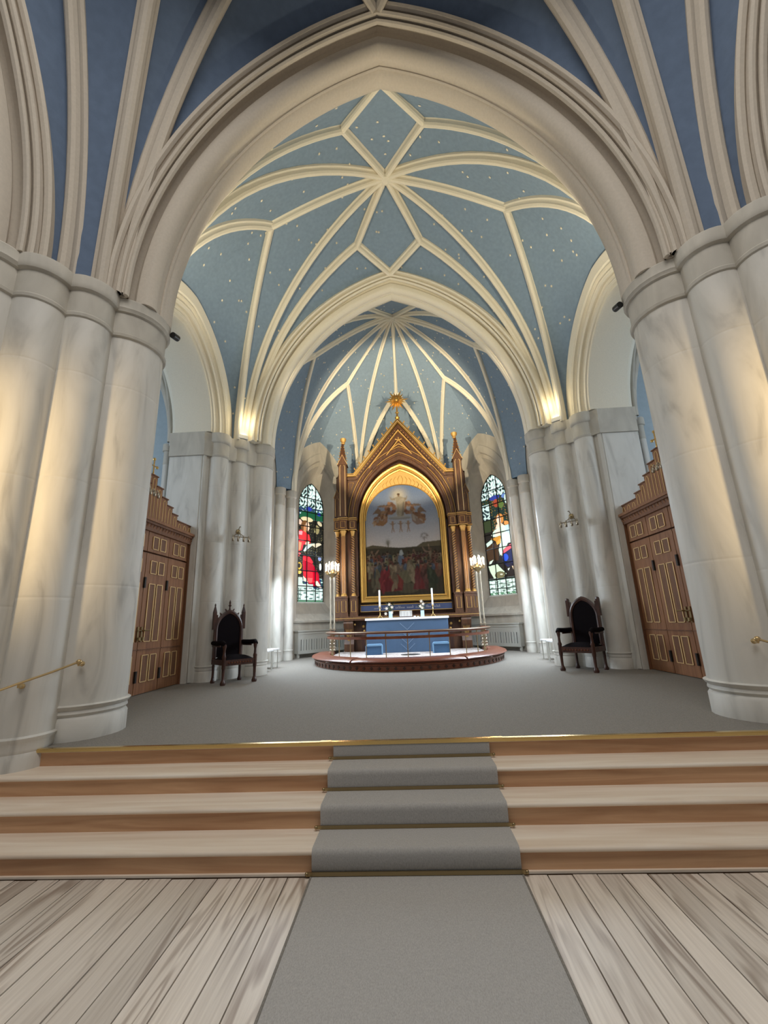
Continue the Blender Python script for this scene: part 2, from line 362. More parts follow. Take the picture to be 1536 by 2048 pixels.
for s in (-1, 1):
    side = 'left' if s < 0 else 'right'
    p = empty('crossing_pier', (s*3.4, 4.72, ZF), 0, f'big pale marble pier of clustered shafts on the {side} of the pine steps', 'pier')
    poly = [(3.42, 4.42), (4.12, 3.68), (5.3, 3.68), (5.3, 5.55), (4.2, 5.55), (3.5, 5.1)]
    par(MB().prism([(s*a, b) for a, b in poly], 0, ZC-.02).build('core', 'marble', None, False), p)
    cb = [(3.36, 4.36), (4.06, 3.62), (5.34, 3.62), (5.34, 5.6), (4.2, 5.6), (3.44, 5.1)]
    par(MB().prism([(s*a, b) for a, b in cb], ZC-.20, ZC).prism([(s*(a*.985+.04), b*.985+.07) for a, b in cb], 5.10, ZC-.2).build('cap_band', 'stone', None, False), p)
    shaft(p, s*3.50, 4.72, .43, ZF, .33, 5.13, ZC, .486)
    shaft(p, s*3.65, 4.19, .27, .30, .42, 5.13, ZC, .325)
    shaft(p, s*3.95, 3.86, .27, .0, .60, 5.13, ZC, .325)
    shaft(p, s*4.44, 3.66, .435, .0, .60, 5.13, ZC, .495)
    for (fx, fy) in ((3.44, 4.36), (3.76, 3.98), (4.05, 3.64)):
        par(MB().box((s*fx, fy, (ZC-.3)/2+.1), (.10, .10, ZC-.5), 0, PI/4*s+.1).build('fillet', 'marble', None, False), p)
    for k_, (z0_, z1_) in enumerate(((ZC-.02, 6.3), (6.3, 7.1))):
        sp_ = [(3.55+.12*k_, 4.5+.03*k_), (4.25+.1*k_, 3.80-.0*k_), (5.2, 3.80), (5.2, 5.0), (3.62+.1*k_, 5.0)]
        par(MB().prism([(s*a, b) for a, b in sp_], z0_, z1_).build('springer', 'pinkstone', None, False), p)
    par(MB().lathe([(.15, ZC-.02), (.15, ZC+.5), (.05, ZC+.9)], (s*3.47, 4.36, 0), 14).build('springer', 'pinkstone'), p)
    # apse pier
    q = empty('choir_pier', (s*3.34, 9.55, ZF), 0, f'clustered marble pier behind the carved wooden armchair on the {side}', 'pier')
    poly = [(3.30, 9.45), (4.15, 8.62), (4.28, 8.46), (5.0, 8.46), (5.0, 9.95), (4.2, 9.95), (3.4, 9.9)]
    par(MB().prism([(s*a, b) for a, b in poly], ZF, 5.78).build('core', 'marble', None, False), q)
    cb = [(3.24, 9.42), (4.1, 8.56), (4.24, 8.42), (5.03, 8.42), (5.03, 9.98), (4.2, 9.98), (3.4, 9.95)]
    par(MB().prism([(s*a, b) for a, b in cb], 5.6, 5.81).prism([(s*(a*.99+.03), b*.99+.085) for a, b in cb], 5.26, 5.6).build('cap_band', 'stone', None, False), q)
    shaft(q, s*3.36, 9.58, .285, ZF, .30, 5.30, 5.82, .325, 5.6)
    shaft(q, s*3.74, 9.14, .20, ZF, .30, 5.30, 5.82, .245, 5.6)
    shaft(q, s*4.05, 8.77, .215, ZF, .30, 5.30, 5.82, .255, 5.6)
    for (fx, fy) in ((3.50, 9.30), (3.87, 8.92), (4.24, 8.50)):
        par(MB().box((s*fx, fy, 3.1), (.07, .07, 5.0), 0, PI/4*s+.1).build('fillet', 'marble', None, False), q)
    par(MB().prism([(s*a, b) for a, b in [(3.62, 9.45), (4.2, 8.85), (4.9, 8.85), (4.9, 9.9), (3.62, 9.85)]], 5.8, 6.9).build('springer', 'rib', None, False), q)
    # mirrored respond on the rear of the crossing pier
    shaft(p, s*4.05, 5.33, .215, ZF, .30, 5.13, ZC, .25)
    # apse corner shafts
    q2 = empty('apse_corner_shaft', (s*3.52, 13.15, ZF), 0, f'pair of slender pale shafts beside the {side} stained glass window', 'pier')
    shaft(q2, s*3.60, 13.2, .14, ZF, .30, 5.32, 5.84, .185, 5.62, 20)
    shaft(q2, s*3.84, 12.78, .14, ZF, .30, 5.32, 5.84, .185, 5.62, 20)
    par(MB().prism([(s*3.62, 13.32), (s*3.98, 12.66), (s*4.3, 12.66), (s*4.3, 13.6), (s*3.8, 13.62)], ZF, 5.84).build('core', 'marble', None, False), q2)
    # rear corner shafts behind the reredos
    q3 = empty('apse_rear_shaft', (s*1.66, 15.85, ZF), 0, f'slender wall shaft hidden behind the {side} pinnacle of the altarpiece', 'pier')
    shaft(q3, s*1.66, 15.85, .13, ZF, .30, 5.32, 5.84, .17, 5.62, 16)

# ------------------------------------------------------------------ arches
def arc_outline(half, c, z0, n, N_=28):
    """pointed arch, half-span half+n, centres at +-c; list of (u,z) from left springing to right"""
    R_ = half+c+n; th = math.acos(min(1, c/R_))
    L = [(-(R_*math.cos(th*i/N_)-c), z0+R_*math.sin(th*i/N_)) for i in range(N_+1)]
    return L+[(-u, z) for u, z in reversed(L[:-1])]
def arch_mesh(half, rise, z0, prof, place, N_=28, c=None):
    """prof = [(n, d)]; place(u, d, z) -> xyz"""
    if c is None: c = (rise*rise-half*half)/(2*half)
    rows = []
    for n_, d in prof:
        rows.append([place(u, d, z) for u, z in arc_outline(half, c, z0, n_, N_)])
    b = MB().grid(rows)
    for k in (0, -1): b.add([r[k] for r in rows], [tuple(range(len(rows)))])
    return b
def roll(nc, dc, r, a0, a1, k=7):
    return [(nc+r*math.sin(math.radians(a0+(a1-a0)*i/k)), dc+r*math.cos(math.radians(a0+(a1-a0)*i/k))) for i in range(k+1)]
# profile of the big arches: n outward, d depth (negative towards the viewer)
def big_profile(k=1., back=True):
    P_ = [(.62, -.50), (.42, -.58), (.39, -.62), (.36, -.60), (.35, -.56), (.37, -.53)]
    P_ += roll(.305, -.53, .05, 60, -150, 6)
    P_ += [(.29, -.46), (.245, -.46), (.245, -.50), (.215, -.51), (.20, -.49), (.20, -.45), (.28, -.42), (.32, -.37), (.31, -.31), (.26, -.27), (.22, -.28), (.215, -.315), (.19, -.33)]
    P_ += roll(.145, -.20, .135, 205, 300, 8)
    P_ += [(.028, -.075), (.012, -.075), (.006, -.06), (.006, -.045), (.02, -.045)]
    P_ += [(.0, .0), (-.004, .06), (.0, .12)]
    P_ += roll(.12, .13, .12, 270, 330, 5) if False else [(.02, .19), (.06, .24), (.12, .27)]
    P_ += [(.16, .28), (.2, .33), (.26, .36), (.30, .40), (.36, .41), (.62, .41)]
    return [(a*k, b*k) for a, b in P_]
bigp = big_profile()
BHF, BRI = 3.03, 4.28
BC = (BRI**2-BHF**2)/(2*BHF)
ca = empty('chancel_arch', (0, 4.72, ZC), 0, 'huge moulded pointed arch framing the chancel vault', 'arch')
par(arch_mesh(BHF, BRI, ZC-.01, bigp, lambda u, d, z: (u, 4.72+d, z), 36).build('moulding', 'pinkstone', None, True, 28), ca)
aa = empty('apse_arch', (0, 9.58, 5.8), 0, 'smaller cream moulded arch in front of the apse vault', 'arch')
par(arch_mesh(3.06, 4.16, 5.82, big_profile(.86), lambda u, d, z: (u, 9.55+d, z), 36).build('moulding', 'rib', None, True, 28), aa)
CY = .28
for s in (-1, 1):
    side = 'left' if s < 0 else 'right'
    ta = empty('transept_arch', (s*4.44, CY, ZC), 0, f'moulded transept arch rising out of the top {side} corner of the photo', 'arch')
    par(arch_mesh(BHF, BRI, ZC-.01, bigp, lambda u, d, z: (s*(4.44+d), CY+u, z), 36).build('moulding', 'pinkstone', None, True, 28), ta)
    sa = empty('side_arch', (s*4.0, 7.02, 5.82), 0, f'cream moulded arch above the {side} panelled screen door', 'arch')
    # splayed mouldings and soffit
    prof = [(.62, -.02), (.60, -.03), (.42, .00), (.40, .03), (.36, .02)]+roll(.32, .06, .045, 90, -90, 5)+[(.27, .08), (.22, .10), (.22, .13)]+roll(.17, .15, .05, 120, -90, 6)+[(.11, .16), (.07, .17), (.06, .20)]+[(.02, .21), (0, .25), (0, 1.02), (.05, 1.03), (.06, 1.08), (.12, 1.09), (.14, 1.14)]+[(.20, 1.15), (.22, 1.2), (.6, 1.2)]
    par(arch_mesh(1.43, 1.62, 5.82, prof, lambda u, d, z: (s*(3.92+d), 7.02+u, z), 22).build('moulding', 'plaster', None, True, 28), sa)

def arch_wall(half, rise, z0, n_, rect, place, N_=28, c=None):
    """flat wall with an arched hole above the springing: rect = (u0,u1,ztop)"""
    if c is None: c = (rise*rise-half*half)/(2*half)
    L = arc_outline(half, c, z0, n_, N_)
    u0, u1, zt = rect; out = []
    for i, (u, z) in enumerate(L):
        f = i/(len(L)-1)
        if f < .25: out.append((u0, z0+(zt-z0)*f/.25))
        elif f < .75: out.append((u0+(u1-u0)*(f-.25)/.5, zt))
        else: out.append((u1, zt-(zt-z0)*(f-.75)/.25))
    return MB().grid([[place(u, z) for u, z in L], [place(u, z) for u, z in out]])

# ------------------------------------------------------------------ vault ribs and webs
def ribcurve(A, B, n=18):
    A = Vector(A); B = Vector(B); h = Vector((B.x-A.x, B.y-A.y, 0)); L = h.length; H = B.z-A.z
    out = []
    for i in range(n+1):
        if H >= L:
            R_ = (L*L+H*H)/(2*L); f = math.asin(min(1, H/R_))*i/n; r = R_*(1-math.cos(f)); z = R_*math.sin(f)
        else:
            f = PI/2*i/n; r = L*(1-math.cos(f)); z = H*math.sin(f)
        out.append(Vector((A.x+h.x*r/L, A.y+h.y*r/L, A.z+z)))
    return out
def lin(A, B, n=18, sag=0.):
    A = Vector(A); B = Vector(B)
    return [A.lerp(B, i/n)+Vector((0, 0, sag*math.sin(PI*i/n))) for i in range(n+1)]
RIBP = [(-.085, .10), (-.085, .02), (-.060, 0), (-.050, -.03), (-.052, -.055), (-.030, -.09), (0, -.105), (.030, -.09), (.052, -.055), (.050, -.03), (.060, 0), (.085, .02), (.085, .10)]
def rib(parent, C_, k=1., m='rib', lift=0.):
    rows = []
    nC = len(C_)
    for i, p in enumerate(C_):
        t = (C_[min(i+1, nC-1)]-C_[max(i-1, 0)]).normalized()
        hs = Vector((C_[-1].x-C_[0].x, C_[-1].y-C_[0].y, 0)).normalized()
        sd = Vector((-hs.y, hs.x, 0)); dn = t.cross(sd)
        if dn.z < 0: dn = -dn
        if dn.dot(Vector((0, 0, 1))) < .001: dn = -hs
        # "up" of the web side: away from the room (back towards the springer)
        rows.append([tuple(p+sd*(a*k)+dn*(b*k)) for a, b in RIBP])
    o = MB().grid(rows).build('rib', m, None, True, 30)
    return par(o, parent) if parent else o
def web(A, B, n=8, bulge=.0, cen=None):
    """ruled surface between curves; bulge pushes away from the point cen"""
    rows = []
    for j in range(n+1):
        f = j/n; row = []
        for a, b in zip(A, B):
            p = a.lerp(b, f)
            if bulge:
                d = (a-b).length
                e = (p-Vector(cen)).normalized() if cen else Vector((0, 0, 1))
                p = p+e*(bulge*d*4*f*(1-f))
            row.append(p)
        rows.append(row)
    return rows
STARS = []
def star_pts(rows, spacing, zmin=6.2, inward=None):
    acc = 0
    for j in range(len(rows)-1):
        for i in range(len(rows[0])-1):
            a, b, c, d = rows[j][i], rows[j][i+1], rows[j+1][i+1], rows[j+1][i]
            ar = ((b-a).cross(d-a)).length
            acc += ar/(spacing*spacing)
            while acc > rng.random():
                acc -= 1
                u, v = rng.random(), rng.random()
                p = a.lerp(b, u).lerp(d.lerp(c, u), v)
                if p.z < zmin: continue
                nn = (b-a).cross(d-a)
                if nn.length < 1e-9: continue
                nn.normalize()
                if nn.dot(Vector(inward)-p) < 0: nn = -nn
                STARS.append((p+nn*.012, nn))
def flush_stars(parent, size=.05):
    b = MB()
    for p, nn in STARS:
        t = nn.cross(Vector((.3, .2, 1))).normalized(); q = nn.cross(t); a0 = random.random()*6
        V = [p+nn*.012]
        for k in range(12):
            r = size*(1 if k % 2 == 0 else .42)*1.0; a = a0+k*PI/6
            V.append(p+t*r*math.cos(a)+q*r*math.sin(a))
        b.add(V, [(0, 1+k, 1+(k+1) % 12) for k in range(12)])
    STARS.clear()
    o = b.build('gilded_stars', 'star', None, False, fix=False); o['kind'] = 'stuff'
    return par(o, parent)
# choir vault --------------------------------------------------------
cv = MB()
C0 = Vector((0, 7.12, 10.93)); A1 = Vector((0, 5.05, 10.28)); A2 = Vector((0, 9.12, 10.30))
ctr = (0, 7.1, 6.5)
ribs = []; webs = []
for s in (-1, 1):
    NS = Vector((s*2.48, 7.12, 9.83)); NU = Vector((s*.76, 5.9, 10.58)); NL = Vector((s*.765, 8.33, 10.44))
    P1d = (s*3.50, 5.15, 5.7); P1u = (s*3.36, 5.05, 5.7); P1s = (s*3.66, 5.28, 5.7)
    P2d = (s*3.60, 9.10, 5.8); P2l = (s*3.50, 9.24, 5.8); P2s = (s*3.72, 8.98, 5.8)
    r1u, r1d, r1s = ribcurve(P1u, NU), ribcurve(P1d, C0), ribcurve(P1s, NS)
    r2l, r2d, r2s = ribcurve(P2l, NL), ribcurve(P2d, C0), ribcurve(P2s, NS)
    li = [lin(NS, C0, 12, .10), lin(NU, C0, 8, .02), lin(NL, C0, 8, .02), lin(NU, A1, 8), lin(NL, A2, 8)]
    ribs += [r1u, r1d, r1s, r2l, r2d, r2s]+li
    # curves on the two arches and on the side wall
    a1 = [Vector((s*abs(u), 5.06, z)) for u, z in arc_outline(BHF, BC, ZC, .30, 18)[:19]]
    a2 = [Vector((s*abs(u), 9.14, z)) for u, z in arc_outline(3.06, (4.16**2-3.06**2)/(2*3.06), 5.82, .33, 18)[:19]]
    cs = (1.62**2-1.43**2)/(2*1.43)
    wa = [Vector((s*3.93, 7.02+u, z)) for u, z in arc_outline(1.43, cs, 5.82, .60, 18)]
    w1 = wa[:19]; w2 = list(reversed(wa))[:19]
    sideL = lambda A, B: web(A, B, 8)
    for A, B, bu in ((a1, r1u, .02), (r1u, r1d, .03), (r1d, r1s, .03), (r1s, w1, .03), (a2, r2l, .02), (r2l, r2d, .03), (r2d, r2s, .03), (r2s, w2, .03)):
        W = web(A, B, 8, bu, ctr); webs.append(W)
    n_ = 18
    webs.append(web(lin(NS, w1[-1], n_), lin(NS, w1[-1], n_), 1))
W = web(lin(A1, Vector((-.76, 5.9, 10.58)), 8), lin(Vector((.76, 5.9, 10.58)), C0, 8), 8, 0); webs.append(W)
W = web(lin(A2, Vector((-.765, 8.33, 10.44)), 8), lin(Vector((.765, 8.33, 10.44)), C0, 8), 8, 0); webs.append(W)
def flush(webs, ribs, mweb, kind_boss, boss, spacing, inward, k=1., stars=True, lift=.055, ribm='rib', zmin=6.2):
    b = MB()
    for W in webs:
        Wl = [[p+Vector((0, 0, lift)) for p in row] for row in W]
        b.grid([[tuple(p) for p in row] for row in Wl])
        if stars: star_pts(Wl, spacing, zmin, inward)
    c = b.build('ceiling', mweb, None, True, 30, fix=False); tag(c, kind='structure')
    for r in ribs: rib(c, r, k, ribm)
    if boss:
        x, y, z = boss
        MB().lathe([(0, z-.15), (.05, z-.155), (.10, z-.12), (.12, z-.05), (.10, z+.06)], (x, y, 0), 16).build('boss', ribm, c)
    if stars: flush_stars(c, .036)
    return c
flush(webs, ribs, 'blue', 1, tuple(C0), .46, ctr)
# crossing vault -----------------------------------------------------
ribs = []; webs = []
K0 = Vector((0, .28, 12.0)); AF = Vector((0, 4.2, 10.25)); ctr2 = (0, .28, 6)
def rot(v, q):   # rotate about the crossing centre by q quarter turns
    x, y = v[0], v[1]-CY
    for _ in range(q % 4): x, y = -y, x
    return Vector((x, y+CY, v[2]))
for q in range(4):
    for s in (-1, 1):
        NF = Vector((s*.92, 3.2, 11.0))
        st_ = (s*3.38, 4.30, 5.64) if q % 2 == 0 else (s*3.74, 4.16, 5.64)
        ru_ = [rot(v, q) for v in ribcurve(st_, NF)]
        e = ru_[0]; sx = 1 if e.x > 0 else -1; sy = 1 if e.y > CY else -1
        rd_ = ribcurve((sx*3.52, CY+sy*(4.16-CY), 5.64), K0)
        rA = [rot(v, q) for v in lin(NF, AF, 8)]; rB = [rot(v, q) for v in lin(NF, K0, 10, .15)]
        ribs += [ru_, rA, rB]
        if q in (0, 2): ribs.append(rd_)
        aw = [rot(Vector((s*abs(u), 4.20, z)), q) for u, z in arc_outline(BHF, BC, ZC, .36, 18)[:19]]
        webs += [web(aw, ru_, 8, .03, ctr2), web(ru_, rd_, 8, .03, ctr2)]
    webs.append(web([rot(v, q) for v in lin(AF, (-.92, 3.2, 11.0), 8)], [rot(v, q) for v in lin((.92, 3.2, 11.0), K0, 8)], 8))
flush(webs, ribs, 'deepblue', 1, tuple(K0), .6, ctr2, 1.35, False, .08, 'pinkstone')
# apse vault -----------------------------------------------------------
ribs = []; webs = []; B0 = Vector((0, 12.6, 11.83)); ctr3 = (0, 12.4, 6.5)
def polar(a, r, z, s=1): return Vector((s*r*math.cos(math.radians(a)), 12.6+r*math.sin(math.radians(a)), z))
A3 = Vector((0, 9.95, 10.30)); RW = 3.65
c_ap = (4.16**2-3.06**2)/(2*3.06)
BH = RW*math.tan(math.radians(27))
def bayarc(a, s, N_=18, n_=0., rr=RW):
    """wall arc of a bay at angle a; returns list from the S1 side to the other side"""
    ca_, sa_ = math.cos(math.radians(a)), math.sin(math.radians(a))
    cc = (2.35**2-1.62**2)/(2*1.62)
    out = []
    for u, z in arc_outline(1.62, cc, 5.84, n_, N_):
        x = rr*ca_+(-u)*sa_; y = rr*sa_-(-u)*ca_   # u=-half -> front end
        out.append(Vector((s*x, 12.6+y, z)))
    return out
for s in (-1, 1):
    s1, s2 = Vector((s*3.50, 13.18, 5.84)), Vector((s*1.62, 15.75, 5.84))
    P3 = Vector((s*3.5, 9.95, 5.82))
    NCb = polar(36, 2.2, 10.1, s); NB = polar(90, 2.2, 10.1); NSd = Vector((s*2.44, 11.35, 9.6)); NA = Vector((s*.74, 11.1, 10.98))
    r = {}
    r['s1B'] = ribcurve(s1, B0); r['s2B'] = ribcurve(s2, B0); r['PB'] = ribcurve(P3, B0)
    r['s1C'] = ribcurve(s1, NCb); r['s2C'] = ribcurve(s2, NCb); r['s2N'] = ribcurve(s2, NB); r['s1S'] = ribcurve(s1, NSd); r['PS'] = ribcurve(P3, NSd); r['PA'] = ribcurve(P3, NA)
    ribs += list(r.values())+[lin(NCb, B0, 10, .12), lin(NSd, B0, 10, .15), lin(NA, B0, 8), lin(NA, A3, 8)]
    if s < 0: ribs.append(lin(NB, B0, 10, .12))
    wb = bayarc(36, s); bb_ = bayarc(90, s)
    sarc = [Vector((s*3.95, y_, z_)) for y_, z_ in [(11.45+u, z) for u, z in arc_outline(1.3, (2.0**2-1.3**2)/2.6, 5.84, 0, 18)]]
    a3 = [Vector((s*abs(u), 9.95, z)) for u, z in arc_outline(3.06, c_ap, 5.82, .33, 18)[:19]]
    for A, B in ((r['s1C'], wb[:19]), (r['s2C'], list(reversed(wb))[:19]), (r['s1B'], r['s1C']), (r['s2B'], r['s2C']), (r['s2B'], r['s2N']),
                 (r['s2N'], bb_[:19]), (r['s1B'], r['s1S']), (r['PB'], r['PS']), (r['s1S'], list(reversed(sarc))[:19]), (r['PS'], sarc[:19]),
                 (r['PB'], r['PA']), (r['PA'], a3)):
        webs.append(web(A, B, 8, .02, ctr3))
webs.append(web(lin(A3, (-.74, 11.1, 10.98), 8), lin((.74, 11.1, 10.98), B0, 8), 8))
flush(webs, ribs, 'blue', 1, tuple(B0), .42, ctr3, .82)

# ------------------------------------------------------------------ walls
for s in (-1, 1):
    nm = 'wall_left' if s < 0 else 'wall_right'
    cs = (1.62**2-1.43**2)/(2*1.43)
    o = arch_wall(1.43, 1.62, 5.82, .60, (-2.35, 2.5, 12.), lambda u, z: (s*3.99, 7.02+u, z)).build(nm, 'blue', None, False); tag(o, kind='structure')
    b = arch_wall(1.43, 1.62, 5.82, .5, (-2.35, 2.5, 12.), lambda u, z: (s*5.10, 7.02+u, z))
    tag(b.build(nm, 'plaster', None, False), kind='structure')
    # apse side wall between the choir pier and the corner shaft, with its window
    b = MB().bb(s*3.98, s*4.35, 9.9, 10.85, ZF, 8.6).bb(s*3.98, s*4.35, 12.05, 12.8, ZF, 8.6).bb(s*3.98, s*4.35, 10.8, 12.1, ZF, 1.7).bb(s*3.98, s*4.35, 10.8, 12.1, 5.5, 8.6)
    tag(b.build(nm, 'stone', None, False), kind='structure')
    wn = MB().bb(s*4.26, s*4.30, 10.85, 12.05, 1.7, 5.5).build('window_%d' % (3 if s < 0 else 4), 'clearglass', None, False); tag(wn, kind='structure')
    b = MB()
    for k in range(1, 3): b.bb(s*4.22, s*4.26, 10.85+.4*k-.012, 10.85+.4*k+.012, 1.7, 5.5)
    for k in range(1, 9): b.bb(s*4.22, s*4.26, 10.85, 12.05, 1.7+.42*k-.012, 1.7+.42*k+.012)
    b.build('glazing_bar', 'lead', wn, False)
    # transept beyond the side arch
    tag(MB().bb(s*5.0, s*10, 9.3, 9.5, ZF, 11).build(nm, 'blueplaster', None, False), kind='structure')
    tag(MB().bb(s*9.6, s*9.8, 2.5, 9.5, ZF, 11).build(nm, 'blueplaster', None, False), kind='structure')
    tag(MB().bb(s*5.3, s*9.8, 3.9, 9.5, 9.6, 9.8).build('ceiling', 'blue', None, False), kind='structure')
    q = empty('transept_shaft', (s*5.05, 8.78, ZF), 0, f'pair of thin white shafts seen above the {"left" if s<0 else "right"} screen door gable', 'pier')
    shaft(q, s*5.07, 8.72, .085, ZF, .2, 5.3, 5.82, .12, 5.62, 14)
    shaft(q, s*5.33, 8.92, .085, ZF, .2, 5.3, 5.75, .12, 5.58, 14)
    for T in ((6.6, 7.0, 9.2), (5.9, 6.9, 9.4), (7.4, 6.6, 9.2)):
        r_ = rib(q, ribcurve((s*5.2, 8.78, 5.75), (s*T[0], T[1], T[2])), .8, 'stone')

# apse bays -------------------------------------------------------------
def opening_outline(half, rise, zs, zb, N_=16):
    c = (rise*rise-half*half)/(2*half)
    L = arc_outline(half, c, zs, 0, N_)
    return [(-half, zb+(zs-zb)*k/6) for k in range(6)]+L+[(half, zs+(zb-zs)*(k+1)/6) for k in range(6)]
def paint_glass(side):
    W_, H_ = 96, 344
    xs = (np.arange(W_)+.5)/W_; ys = (np.arange(H_)+.5)/H_
    X, Y = np.meshgrid(xs, ys)   # y from top
    img = np.zeros((H_, W_, 3))
    def lat(a, b, k): return .5+.5*np.sin(X*a+np.sin(Y*b)*k)*np.sin(Y*b*1.3+np.cos(X*a*.8)*k)
    pale = np.array([.50, .78, .74]); white = np.array([.80, .98, .95]); dark = np.array([.01, .02, .02])
    f = lat(26, 60, 2.2)[..., None]
    img[:] = np.where(f > .52, white, np.where(f > .30, pale, dark))
    def ell(cx, cy, rx, ry, col, ang=0, jit=.0):
        a = math.radians(ang); dx = (X-cx); dy = (Y-cy)*3.6
        u = dx*math.cos(a)+dy*math.sin(a); v = -dx*math.sin(a)+dy*math.cos(a)
        m = (u/rx)**2+(v/(ry*3.6))**2 < 1+jit*np.sin(X*40+Y*90)
        img[m] = col
    def poly(P_, col):
        P_ = [(p[0], p[1]) for p in P_]; m = np.zeros(X.shape, bool); n = len(P_)
        for i in range(n):
            x1, y1 = P_[i]; x2, y2 = P_[(i+1) % n]
            if y1 == y2: continue
            c = ((y1 > Y) != (y2 > Y)) & (X < (x2-x1)*(Y-y1)/(y2-y1)+x1)
            m ^= c
        img[m] = col
    if side < 0:
        def q(x, y): return ((x-130)/360., (y-250)/1620.)
        Q = lambda L: [q(*p) for p in L]
        m = (Y > q(0, 600)[1]); g = lat(18, 90, 2)[..., None]
        img[m] = np.where(g > .6, [.55, .82, .85], np.where(g > .4, [.02, .10, .05], [.02, .03, .14]))[m]
        poly(Q([(190, 660), (490, 640), (490, 760), (130, 770)]), (.01, .09, .04))
        ell(*q(280, 620), .12, .02, (.02, .04, .35)); ell(*q(430, 670), .08, .015, (.02, .04, .35))
        m = (Y > q(0, 770)[1]) & (Y < q(0, 1560)[1]); img[m] = (.012, .012, .01)
        g = lat(30, 120, 2); img[m & (g > .80)] = (.10, .09, .04)
        ell(*q(255, 770), .24, .022, (.72, .62, .36)); ell(*q(150, 830), .10, .028, (.70, .50, .38)); ell(*q(440, 800), .11, .018, (.60, .52, .33), 30)
        ell(*q(230, 880), .16, .055, (.16, .07, .02)); ell(*q(262, 870), .085, .040, (.85, .60, .42)); ell(*q(225, 930), .06, .05, (.55, .24, .10))
        poly(Q([(130, 950), (175, 925), (290, 980), (310, 1060), (300, 1130), (210, 1120), (190, 1200), (130, 1230)]), (.80, .03, .04))
        poly(Q([(130, 1090), (185, 1100), (170, 1200), (130, 1215)]), (.90, .25, .12)); poly(Q([(135, 950), (195, 940), (190, 1000), (130, 1000)]), (.95, .35, .40))
        poly(Q([(205, 1210), (260, 1110), (380, 1080), (300, 1150), (230, 1215)]), (.55, .70, .66)); poly(Q([(280, 1130), (440, 1060), (470, 1090), (380, 1150), (330, 1120)]), (.72, .66, .48))
        ell(*q(262, 1095), .09, .014, (.85, .70, .55), -30)
        poly(Q([(130, 1230), (180, 1240), (150, 1290), (130, 1290)]), (.95, .12, .12))
        poly(Q([(205, 1265), (300, 1280), (345, 1340), (330, 1390), (200, 1330)]), (.92, .02, .04))
        poly(Q([(200, 1330), (340, 1370), (430, 1500), (440, 1600), (470, 1690), (300, 1650), (210, 1560)]), (.45, .0, .02))
        poly(Q([(210, 1480), (340, 1480), (420, 1560), (410, 1600), (300, 1630), (230, 1570)]), (.85, .02, .04)); poly(Q([(270, 1560), (340, 1560), (330, 1620), (280, 1620)]), (.95, .12, .12))
        poly(Q([(340, 1480), (410, 1510), (430, 1590), (350, 1600)]), (.60, .0, .02))
        poly(Q([(370, 1600), (410, 1590), (470, 1670), (465, 1690), (430, 1680), (375, 1640)]), (.90, .78, .64)); poly(Q([(205, 1530), (260, 1580), (280, 1620), (215, 1605)]), (.85, .75, .62))
        ell(*q(155, 1410), .09, .03, (.75, .48, .06)); ell(*q(155, 1408), .05, .017, (.03, .02, .01)); ell(*q(150, 1490), .10, .018, (.75, .55, .12))
        ell(*q(440, 1290), .07, .02, (.25, .32, .55)); ell(*q(450, 1400), .05, .03, (.75, .85, .85)); ell(*q(400, 890), .10, .04, (.30, .26, .12)); ell(*q(375, 920), .04, .012, (.75, .70, .35))
        y0 = q(0, 1555)[1]; m = (Y > y0) & ~(img[..., 0] > .3) & (X < .55) ; img[(Y > y0) & (X < .2)] = (.55, .68, .62)
        m = Y > q(0, 1640)[1]; mm = m & (X < .6) & (Y < q(0, 1690)[1]); img[mm] = (.60, .75, .70)
        m = Y > q(0, 1695)[1]; g = lat(14, 150, .6); img[m] = (.66, .88, .84); img[m & (g > .82)] = (.12, .22, .2)
        for x_ in (.06, .13, .62, .7, .84): img[m & (abs(X-x_) < .008)] = (.08, .12, .1)
        img[m & (abs(Y-q(0, 1730)[1]) < .003)] = (.1, .14, .12); img[Y > q(0, 1845)[1]] = (.08, .20, .12)
    else:
        def q(x, y): return ((x-365-(y-400)*.078)/355., (y-140)/1640.)
        Q = lambda L: [q(*p) for p in L]
        m = (Y > q(0, 470)[1]); g = lat(28, 110, 2)[..., None]
        img[m] = np.where(g > .78, [.30, .12, .05], np.where(g > .45, [.03, .06, .02], [.01, .02, .03]))[m]
        ell(*q(560, 480), .20, .02, (.03, .05, .30)); ell(*q(690, 490), .10, .02, (.12, .22, .50)); ell(*q(715, 540), .06, .04, (.60, .80, .70))
        m = (Y > q(0, 540)[1]) & (Y < q(0, 770)[1]) & (X < .30); g = lat(20, 70, 2); img[m] = (.62, .84, .80); img[m & (g < .4)] = (.03, .05, .06)
        ell(*q(580, 560), .10, .035, (.35, .06, .03)); ell(*q(650, 600), .1, .03, (.10, .16, .04))
        m = (Y > q(0, 760)[1]) & (X < .34) & (Y < q(0, 950)[1]); img[m] = (.035, .05, .02)
        m = (Y > q(0, 930)[1]) & (Y < q(0, 1570)[1]); img[m] = (.015, .012, .010)
        ell(*q(625, 790), .15, .048, (.62, .25, .06)); ell(*q(612, 800), .085, .038, (.92, .72, .56)); ell(*q(720, 870), .12, .02, (.70, .30, .08), 30)
        poly(Q([(580, 850), (640, 840), (700, 900), (560, 910)]), (.90, .66, .50))
        poly(Q([(550, 920), (640, 890), (770, 890), (785, 1010), (800, 1130), (640, 1130), (620, 1290), (600, 1200), (640, 1030), (520, 1010), (500, 980)]), (.66, .84, .70))
        poly(Q([(700, 900), (770, 890), (785, 1010), (720, 1040)]), (.50, .74, .80)); poly(Q([(555, 960), (620, 930), (640, 1000), (570, 1010)]), (.85, .72, .60))
        poly(Q([(490, 1030), (550, 1020), (635, 1010), (630, 1110), (580, 1130), (560, 1070)]), (.60, .28, .04))
